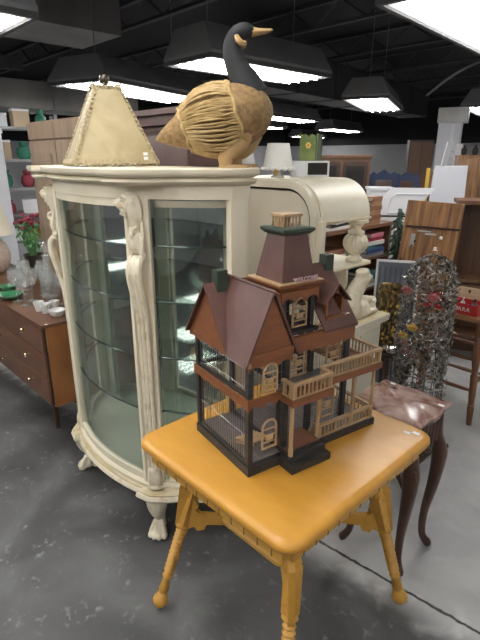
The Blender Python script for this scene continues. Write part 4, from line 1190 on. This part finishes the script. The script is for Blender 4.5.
for a0, z0 in ((-2.2, .45), (-1.5, .25), (-.9, .42)):
    m = MB()
    p = Vector((CR*1.05*math.cos(a0), CR*1.05*math.sin(a0), z0))
    tang = Vector((-math.sin(a0), math.cos(a0), 0)); up = Vector((0, 0, 1))
    m.tube([p-up*.12, p+up*.12], .005, 6); m.tube([p-tang*.09-up*.03, p+tang*.09+up*.03], .005, 6); m.tube([p-tang*.06+up*.07, p+tang*.06-up*.07], .0045, 6)
    m.build('twig_latch', 'cage_metal', t)
for a0, z0, c_ in ((-2.05, .965, 'pink'), (-1.0, .955, 'pink'), (-1.6, .78, 'gold'), (-2.0, .72, 'gold')):
    m = MB()
    for k in range(7):
        a = k*.9; m.ball((CR*1.1*math.cos(a0)+.012*math.cos(a), CR*1.1*math.sin(a0)+.012*math.cos(a+1), z0+.014*math.sin(a)), .011, 8, 6)
    m.build('blossom', c_, t)
MB().lathe([(.012, 1.1505), (.015, 1.158), (.013, 1.163), (.015, 1.168)], 10).build('cork_finial', 'h_light', t)

# mosaic vase on the low table, clutter
t = thing('low_table', 'low round dark table holding the gold mosaic vase', 'table', (-1.42, 2.62, 0))
MB().lathe([(.175, .452), (.18, .458), (.18, .468), (.175, .474)], 32).build('table_top', 'walnut_dark', t)
for k in range(4):
    a = k*PI/2+.6
    MB().tube(curve_pts([(.12*math.cos(a), .12*math.sin(a), .452), (.15*math.cos(a), .15*math.sin(a), .33), (.10*math.cos(a), .10*math.sin(a), .16), (.14*math.cos(a), .14*math.sin(a), .01)], 5), lerp_list([.016, .02, .014, .016], 5), 8).build('leg', 'walnut_dark', t)
vx, vy, _ = at(386, 345, 2.93)
t = thing('mosaic_vase', 'tall gold and brown mosaic vase beside the wire birdcage', 'vase', (-1.415, 2.60, .4745))
MB().lathe([(.045, 0), (.05, .01), (.046, .05), (.056, .15), (.074, .27), (.078, .33), (.068, .375), (.074, .39), (.07, .39), (.06, .37), (.06, .30)], 28).build('vase_body', 'vase', t)
rnd = random.Random(5); m = MB()
for k in range(70):
    z = rnd.uniform(.02, .37); a = rnd.uniform(0, 2*PI); r = .046+.033*min(1, max(0, (z-.03)/.27))
    if z > .34: r = .074
    m.box(-.0015, .0015, -.006, .006, -.008, .008, mt=T(r*math.cos(a), r*math.sin(a), z, rz=a))
q_ = m.build('mirror_chip', 'gold', t, False); q_['kind'] = 'stuff'
o = thing('silver_tray', 'small polished silver oval tray among clutter on the low table', 'tray', (-1.30, 2.545, .4745), .6)
MB().lathe([(.05, 0), (.06, .002), (.075, .012), (.072, .013), (.055, .005)], 20).build('tray', 'silver', o)
o = tag(MB().lathe([(.025, 0), (.03, .01), (.02, .05), (.006, .10), (.002, .11)], 14).build('pink_cone', 'pink'), 'dusty pink cone ornament between the vase and the wire birdcage', 'ornament'); o.location = (-1.30, 2.62, .4745); o.name = 'cone_ornament'
for k, (x, y, l) in enumerate(((-1.36, 2.50, 'small silver cup at the front rim of the low table'), (-1.43, 2.49, 'small silver cup at the front of the low table nearest the roll top cabinet'))):
    o = tag(MB().lathe([(.012, 0), (.015, .004), (.02, .03), (.022, .045), (.018, .045), (.014, .01)], 12).build('silver_cup', 'silver'), l, 'cup', 'silver cups on the low table'); o.location = (x, y, .4745)

# leaning framed picture
px_, py_, pz_ = at(396, 262, 3.35)
t = thing('framed_picture', 'white framed blue grey striped picture leaning behind the mosaic vase', 'picture', (px_+.01, py_, 0), math.radians(30))
mt = T(0, 0, 0, rx=-.10)
box('print', 'photo_blue', t, -.12, .14, -.006, .004, .03, pz_-.0155, mt=mt)
m = MB(); m.box(-.135, -.12, -.012, .012, 0, pz_, mt=mt); m.box(.14, .155, -.012, .012, 0, pz_, mt=mt); m.box(-.12, .14, -.012, .012, pz_-.015, pz_, mt=mt); m.box(-.12, .14, -.012, .012, 0, .03, mt=mt)
m.build('frame', 'white', t, False)
m = MB()
for k in range(7): m.box(-.11+.035*k, -.10+.035*k, -.0075, -.0061, .05, pz_-.05, mt=mt)
m.build('stripe', 'photo_dark', t, False)

# ------------------------------------------------------------------ stool with cartons
SX, SY = -1.12, 3.04
t = thing('bar_stool', 'turned brown wooden bar stool carrying the red carton', 'stool', (SX, SY, 0))
m = MB(); m.box(-.20, .20, -.20, .20, .668, .70, bev=.012); m.build('seat', 'stool_seat', t)
for sx in (-1, 1):
    for sy in (-1, 1):
        a = Vector((sx*.14, sy*.14, .668)); b_ = Vector((sx*.185, sy*.175, 0)); d = (b_-a); L_ = d.length
        q = Vector((0, 0, 1)).rotation_difference(-d.normalized()).to_matrix().to_4x4(); mt = Matrix.Translation(b_) @ q
        MB().lathe([(.016, .003), (.018, .05), (.021, .12), (.016, .128), (.022, .135), (.016, .142), (.021, .2), (.023, .33), (.017, .338), (.024, .346), (.017, .354), (.023, .42), (.021, .56), (.017, .57), (.022, .58), (.018, .65), (.018, L_)], 14, mt).build('leg', 'stool_wood', t)
for s in (-1, 1):
    for z, k in ((.22, .9), (.42, .85)):
        MB().tube([(-.17*k, s*.165*k-.0, z), (0, s*.165*k, z), (.17*k, s*.165*k, z)], [.009, .014, .009], 8).build('stretcher', 'stool_wood', t)
        MB().tube([(s*.17*k, -.165*k, z+.04), (s*.17*k, 0, z+.04), (s*.17*k, .165*k, z+.04)], [.009, .014, .009], 8).build('stretcher', 'stool_wood', t)
def tray(name, lab, loc, rz, w, d, h, mt_, cat='box'):
    t = thing(name, lab, cat, loc, rz)
    box('carton_bottom', mt_, t, -w/2, w/2, -d/2, d/2, 0, .003)
    for s in (-1, 1):
        box('carton_wall', mt_, t, -w/2, w/2, *sorted((s*d/2, s*(d/2-.004))), .0032, h)
        box('carton_wall', mt_, t, *sorted((s*w/2, s*(w/2-.004))), -d/2+.0045, d/2-.0045, .0032, h)
    return t
RT = tray('carton', 'low red printed carton tray on the bar stool', (-1.175, 2.93, .7003), 0, .36, .13, .066, 'red_box')
fc = bpy.data.curves.new('txt', 'FONT'); fc.body = 'MARINARA'; fc.size = .036; fc.extrude = .0004; fc.align_x = 'CENTER'; fc.space_character = 1.1
fo = bpy.data.objects.new('tmp_text', fc); C.objects.link(fo); bpy.context.view_layer.update()
me = bpy.data.meshes.new_from_object(fo.evaluated_get(bpy.context.evaluated_depsgraph_get())); bpy.data.objects.remove(fo)
wo = bpy.data.objects.new('printed_letters', me); C.objects.link(wo); me.materials.append(M['lamp_white']); wo.parent = RT
wo.location = (.04, -.0655, .020); wo.rotation_euler = (PI/2, 0, 0)
CT = tray('carton', 'cream cardboard tray at the right end of the red carton', (-1.04, 3.12, .7003), 0, .40, .16, .085, 'card')
rnd = random.Random(9)
def junk(i, x, y, z, lab, m_, kind):
    t = thing(kind, lab, 'trinket', (x, y, z), rnd.uniform(0, 3), 'trinkets in the cartons')
    a = rnd.uniform(.014, .024)
    MB().lathe([(a*.7, 0), (a, .01), (a*.6, .03), (a*.9, .05), (a*.3, .065), (.002, .07)], 10).build('figurine_body', m_, t)
    MB().ball((0, 0, .078), a*.5, 8, 6).build('figurine_head', m_, t)
for i, (x, lab, m_) in enumerate(((-1.32, 'dark little figurine at the left end in the red carton', 'black'), (-1.25, 'silver little figurine second from left in the red carton', 'silver'), (-1.18, 'white little figurine in the middle of the red carton', 'china'), (-1.11, 'grey metal little figurine right of centre in the red carton', 'metal_grey'), (-1.04, 'dark little figurine at the right end in the red carton', 'black'))):
    junk(i, x, 2.93, .704, lab, m_, 'figurine')
for i, (x, lab, m_) in enumerate(((-1.15, 'black little figurine at the left of the cream tray', 'black'), (-1.08, 'silver little figurine second in the cream tray', 'silver'), (-1.01, 'black little figurine in the middle of the cream tray', 'black'), (-.94, 'white little figurine in the cream tray', 'china'), (-.87, 'dark grey little figurine at the right of the cream tray', 'metal_grey'))):
    junk(i, x, 3.12, .704, lab, m_, 'figurine')

# ------------------------------------------------------------------ brown plank pieces at right
x, y, z = at(433, 204, 3.8)
t = thing('plank_door', 'upright brown plank door with iron hardware behind the wire birdcage', 'door', (x-.045, y-.03, .0155), math.radians(42)); t.rotation_euler.y = .075
for k in range(4): box('plank', 'door_wood', t, -.215+.1*k, -.1165+.1*k, -.015, .015, .0, z, bev=.003)
box('batten', 'walnut_dark', t, -.21, .18, -.022, -.0155, z-.19, z-.175)
m = MB(); m.box(-.06, .02, -.024, -.0225, z-.235, z-.222); m.box(-.155, -.125, -.022, -.0155, z-.33, z-.235); m.box(-.12, -.02, -.026, -.0226, z-.215, z-.205)
m.build('hasp', 'metal_grey', t, False)
m = MB(); m.ball((.06, -.02, z-.25), .013); m.ball((.035, -.02, z-.33), .013); m.build('round_catch', 'china', t)
rnd = random.Random(21)
for k in range(9):
    MB().lathe([(.004, 0), (.009, .006), (.004, .012)], 8, T(rnd.uniform(-.2, .16), -.0155, rnd.uniform(z-.55, z-.22), rx=PI/2)).build('nail_head', 'black', t)
x2, y2, z2 = at(478, 204, 4.15)
t = thing('open_cupboard', 'brown wooden cupboard with open front at the right edge', 'cupboard', (x2, y2, 0), math.radians(30))
box('side', 'cup_wood', t, -.13, -.10, -.08, .2, 0, z2)
box('side', 'cup_wood', t, .25, .28, -.08, .2, 0, z2)
box('top', 'cup_wood', t, -.15, .29, -.09, .2, z2+.0005, z2+.03)
box('back_board', 'cup_wood', t, -.099, .249, .17, .19, 0, z2)
for zz in (.2, .62, .66): box('shelf', 'cup_wood', t, -.099, .249, -.07, .169, zz, zz+.025)

# white panelled headboard, white boards
def slab(name, lab, cat, px, py, d, w, zb, rz, m_, th=.03):
    x, y, z = at(px, py, d)
    t = thing(name, lab, cat, (x, y, zb), rz)
    return t, z-zb
t, h = slab('headboard', 'white panelled headboard with rounded shoulder behind the plank door', 'headboard', 410, 188, 4.5, .5, 0, math.radians(38), 'white')
pl_ = [(-.24, .45), (-.24, h-.19), (-.21, h-.08), (-.15, h), (.20, h), (.05, h-.2), (.04, .45)]
m = MB(); m.loft([[(x_, -.02, z_) for x_, z_ in pl_], [(x_, .02, z_) for x_, z_ in pl_]]); m.build('panel', 'white', t, False)
pi_ = [(-.17, h-.21), (-.15, h-.10), (-.11, h-.05), (.14, h-.05), (.03, h-.21)]
m = MB(); m.tube([(x_, -.022, z_) for x_, z_ in pi_], .008, 6, closed=True); m.build('moulding', 'white_grey', t)
box('dark_gap', 'gap', t, -.242, .052, -.0215, .0215, h-.245, h-.23)
for x_ in (-.21, .01): box('leg', 'white', t, x_-.025, x_+.025, -.025, .025, 0, .45)
t, h = slab('white_board', 'large blank white board standing upright under the white column', 'board', 451, 167, 5.2, .38, 0, math.radians(45), 'white_grey')
m = MB(); m.loft([[(x_, -.012, z_) for x_, z_ in ((-.20, .0), (.20, 0), (.155, h), (-.155, h))], [(x_, .012, z_) for x_, z_ in ((-.20, .0), (.20, 0), (.155, h), (-.155, h))]]); m.build('panel', 'white_grey', t, False)
box('edge_strip', 'white', t, -.152, .152, -.014, .014, h+.0002, h+.012)
t, h = slab('column', 'square white column with galvanised sleeve behind the white board', 'column', 449, 140, 7.4, .3, 0, math.radians(20), 'white')
box('shaft', 'white_grey', t, -.14, .14, -.14, .14, 0, 2.02)
box('conduit', 'white', t, .02, .07, -.155, -.1405, .6, 2.0)
box('sleeve', 'metal_grey', t, -.16, .2, -.16, .18, 2.0205, 2.2, bev=.004)
t, h = slab('leaning_shutter', 'white narrow shutter leaning left of the white column', 'shutter', 434, 143, 6.6, .2, 0, math.radians(46), 'white')
mt = T(-.02, 0, 0, ry=.16)
for x_ in (-.1, .03): box('stile', 'white', t, x_, x_+.06, -.015, .015, .02, h+.02, mt=mt)
m = MB()
for k in range(22): m.box(-.04, .03, -.012, .008, .05+k*(h/22.5), .05+k*(h/22.5)+h*.03, mt=mt)
m.build('louvers', 'white_grey', t, False)
t, h = slab('striped_board', 'yellow and brown upright board between headboard and white board', 'board', 432, 168, 5.5, .1, 0, math.radians(46), 'yellow_band')
for k, c_ in enumerate(('yellow_band', 'book_wood', 'yellow_band')): box('strip', c_, t, -.05+.033*k, -.018+.033*k, -.01, .01, 0, h-.03*k)
t, h = slab('brown_cupboard', 'plain brown cupboard in the background at the far right edge', 'cupboard', 474, 155, 5.9, .3, 0, math.radians(30), 'door_wood')
box('carcass', 'door_wood', t, -.14, .3, -.0, .4, .05, h)
box('cupboard_door', 'door_wood', t, -.13, .08, -.02, -.0005, .1, h-.04, bev=.004)
box('cupboard_door', 'door_wood', t, .085, .29, -.02, -.0005, .1, h-.04, bev=.004)
box('plinth', 'walnut_dark', t, -.12, .28, .02, .38, 0, .0495)
for k, (dx, nm) in enumerate(((-.09, 'dark little jar at the left on the plain brown cupboard'), (.02, 'dark little jar at the right on the plain brown cupboard'))):
    o = tag(MB().lathe([(.02, 0), (.03, .02), (.03, .06), (.012, .08), (.014, .10)], 10).build('jar', 'bronze'), nm, 'jar', 'jars on the brown cupboard')
    v_ = Vector((dx, .1, 0)); v_.rotate(Euler((0, 0, math.radians(30)))); o.location = (t.location.x+v_.x, t.location.y+v_.y, h)

# artificial pine
x, y, _ = at(391, 300, 3.98)
t = thing('artificial_pine', 'narrow dark green artificial pine between bookcase and plank door', 'plant', (x, y, 0))
MB().lathe([(.07, 0), (.075, .1), (.065, .1), (.01, .09)], 14).build('pot', 'bronze', t)
MB().tube([(0, 0, .05), (0, 0, 1.15)], .012, 6).build('trunk', 'walnut_dark', t)
m = MB(); rnd = random.Random(4)
for k in range(420):
    z = rnd.uniform(.25, 1.22); a = rnd.uniform(0, 2*PI); L_ = (.085 if z < 1 else .085*(1.3-z)/.3)*rnd.uniform(.5, 1.1)
    m.tube([(0.005*math.cos(a), .005*math.sin(a), z), (L_*math.cos(a), L_*math.sin(a), z-.03+rnd.uniform(-.03, .03))], [.009, .004], 4)
m.build('needles', 'leaf', t, False)

# ------------------------------------------------------------------ far background furniture
def chair(lab, px, py, d, rz, m_):
    x, y, z = at(px, py, d)
    t = thing('upholstered_chair', lab, 'chair', (x, y, 0), rz)
    box('seat', m_, t, -.25, .25, -.25, .22, .42, .5, bev=.02)
    m = MB(); pl = [(-.27, .5), (.27, .5), (.25, .92), (.19, .96), (.12, .93), (0, .99), (-.12, .93), (-.19, .96), (-.25, .92)]
    m.loft([[(x_, .2, z_*z/.96) for x_, z_ in pl], [(x_, .26, z_*z/.96) for x_, z_ in pl]]); m.build('backrest', m_, t, False)
    m = MB(); m.box(-.15, .15, .192, .1995, .55*z/.96, .85*z/.96, bev=.01); m.build('back_pad', 'mahog', t)
    for sx in (-.21, .21):
        for sy in (-.2, .2): box('leg', 'walnut_dark', t, sx-.02, sx+.02, sy-.02, sy+.02, 0, .42)
        box('arm', m_, t, sx-.03+(.04 if sx > 0 else -.04), sx+.03+(.04 if sx > 0 else -.04), -.2, .19, .5005, .68, bev=.015)
chair('blue high backed chair far back between roll top cabinet and headboard', 385, 172, 9.5, math.radians(35), 'blue')
chair('blue high backed chair far back just left of the leaning shutter', 412, 174, 10.5, math.radians(52), 'blue')
x, y, z = at(380, 187, 5.6)
t = thing('white_chest', 'low white chest of drawers in front of the far blue chair', 'chest', (x, y, 0), math.radians(40))
box('carcass', 'white', t, -.12, .12, -.15, .15, .06, z-.03)
box('top', 'white', t, -.135, .135, -.17, .16, z-.0295, z, bev=.004)
box('plinth', 'black', t, -.11, .11, -.13, .13, 0, .0595)
for k in range(3):
    z0 = .1+(z-.16)/3*k; d = box('drawer', 'white_grey', t, -.11, .11, -.165, -.1505, z0, z0+(z-.2)/3, bev=.003)
    MB().ball((0, -.172, z0+(z-.2)/6), .012).build('knob', 'black', d)
x, y, z = at(340, 158, 9)
t = thing('hutch', 'tall brown wooden hutch far back above the roll top cabinet', 'hutch', (x, y, 0), math.radians(40))
box('carcass', 'book_wood', t, -.45, .5, -.2, .2, .08, z)
box('cornice', 'book_wood', t, -.48, .53, -.23, .22, z+.0005, z+.05, bev=.01)
box('plinth', 'walnut_dark', t, -.43, .48, -.18, .18, 0, .0795)
for x0 in (-.42, .04): 
    d = box('hutch_door', 'walnut_dark', t, x0, x0+.42, -.22, -.2005, .85, z-.06)
    box('hutch_panel', 'gap', d, x0+.06, x0+.36, -.224, -.2205, .92, z-.13)
box('drawer', 'book_wood', t, -.42, .46, -.22, -.2005, .15, .8)
x, y, z = at(425, 178, 8.3)
t = thing('wooden_cabinet', 'dark wooden doorway like cupboard on the far wall left of the column', 'cupboard', at(421, 140, 14)[:2]+(0,), math.radians(40))
box('carcass', 'walnut_dark', t, -.3, .3, -.15, .15, .05, 2.0)
box('cupboard_door', 'book_wood', t, -.27, -.01, -.17, -.1505, .1, 1.95); box('cupboard_door', 'book_wood', t, .01, .27, -.17, -.1505, .1, 1.95)
box('plinth', 'black', t, -.28, .28, -.13, .13, 0, .0495)
x, y, z = at(205, 159, 2.62)

# steel shelving rack at the far left with goods
x, y, _ = at(20, 200, 5.6)
t = thing('shelving_rack', 'black steel shelving rack of shop goods at the far left behind the dresser', 'rack', (x, y, 0), math.radians(74))
RK = t
for sx in (-.42, .42):
    for sy in (-.16, .16): box('upright', 'metal_dark', t, sx-.016, sx+.016, sy-.016, sy+.016, 0, 2.0)
levels = (.35, .75, 1.02, 1.28, 1.55, 1.85)
for z in levels: box('rack_shelf', 'metal_dark', t, -.403, .403, -.15, .15, z, z+.025)
goods = [('storage_box', 'white', 'white'), ('storage_box', 'tan', 'card'), ('jar', 'blue', 'blue'), ('jar', 'crimson', 'flower'), ('storage_box', 'grey', 'white_grey'), ('jar', 'gold', 'gold'), ('jar', 'teal', 'teal'), ('jar', 'black', 'black')]
rnd = random.Random(31); R_ = Euler((0, 0, math.radians(74))).to_matrix()
shn = ['lowest', 'second lowest', 'third', 'fourth', 'fifth', 'topmost']
pos = ['at the left end', 'left of the middle', 'right of the middle', 'at the right end']
for li, z in enumerate(levels):
    if li == 0: continue
    for k in range(4):
        kind, cn, mm = goods[(li*3+k*5) % len(goods)]
        v = R_ @ Vector((-.3+.2*k, rnd.uniform(-.05, .02), 0)); p = (x+v.x, y+v.y, z+.0252)
        lab = '%s %s %s on the %s shelf of the steel rack' % (cn, 'box' if kind == 'storage_box' else 'jar', pos[k], shn[li])
        t = thing(kind, lab, 'box' if kind == 'storage_box' else 'jar', p, math.radians(74)+rnd.uniform(-.2, .2), 'goods on the steel rack')
        if kind == 'storage_box':
            h_ = rnd.uniform(.1, .17); box('box_body', mm, t, -.075, .075, -.07, .07, 0, h_); box('lid', 'white', t, -.078, .078, -.073, .073, h_+.0002, h_+.02)
        else:
            r_ = rnd.uniform(.045, .07); h_ = rnd.uniform(.1, .16)
            MB().lathe([(r_*.7, 0), (r_, h_*.3), (r_*.9, h_*.7), (r_*.5, h_*.85), (r_*.6, h_), (r_*.45, h_), (r_*.4, h_*.85)], 14).build('jar_body', mm, t)
            MB().lathe([(r_*.62, h_+.0003), (r_*.62, h_+.015), (.006, h_+.02), (.008, h_+.03)], 12).build('lid', mm, t)
# foliage and flowers in a pot between rack and armoire
x, y, _ = at(30, 230, 4.75)
t = thing('flower_bucket', 'dark bucket of red and pink artificial flowers behind the dresser glassware', 'plant', (x, y, .0)); t.scale = (.66, .66, .88)
box('crate_stand', 'walnut_dark', t, -.13, .13, -.13, .13, 0, .62)
MB().lathe([(.09, .6202), (.13, .85), (.135, .86), (.12, .86), (.1, .8)], 18).build('bucket', 'bronze', t)
m = MB(); fl = MB(); rnd = random.Random(8)
for k in range(60):
    a = rnd.uniform(0, 2*PI); r = rnd.uniform(.02, .17); z = rnd.uniform(.95, 1.22)
    m.tube([(r*.2*math.cos(a), r*.2*math.sin(a), .84), (r*math.cos(a), r*math.sin(a), z)], .004, 4)
    m.ball((r*math.cos(a), r*math.sin(a), z-.03), (.035, .02, .012), 6, 4, rot=(rnd.uniform(-1, 1), rnd.uniform(-1, 1), a))
m.build('leaves', 'leaf_light', t)
for k in range(26):
    a = rnd.uniform(0, 2*PI); r = rnd.uniform(.02, .18); z = rnd.uniform(1.12, 1.28)
    for j in range(5): fl.ball((r*math.cos(a)+.018*math.cos(j*1.26), r*math.sin(a)+.018*math.sin(j*1.26), z), .016, 6, 5)
q_ = fl.build('blooms', 'flower', t); q_['kind'] = 'stuff'
# white column at the far left edge
x, y, _ = at(-10, 200, 5.1)
t = thing('column', 'square white column at the far left edge behind the table lamp', 'column', (x, y, 0), math.radians(-45))
box('shaft', 'white_grey', t, -.13, .13, -.13, .13, 0.03, 1.80)
box('base_block', 'white_grey', t, -.15, .15, -.15, .15, 0, .0295); box('capital', 'white_grey', t, -.14, .14, -.14, .14, 1.8005, 1.84)

# low dark cloth shape behind the glassware
x, y, _ = at(43, 245, 3.9)

# ------------------------------------------------------------------ light and view
w = bpy.data.worlds.new('world'); scene.world = w; w.use_nodes = True
w.node_tree.nodes['Background'].inputs[0].default_value = (.5, .52, .55, 1)
w.node_tree.nodes['Background'].inputs[1].default_value = .05
scene.view_settings.view_transform = 'Standard'; scene.view_settings.look = 'None'
scene.view_settings.gamma = 1; scene.view_settings.use_curve_mapping = False
scene.view_settings.exposure = -0.65
scene.cycles.use_denoising = True
scene.cycles.max_bounces = 8; scene.cycles.transparent_max_bounces = 24
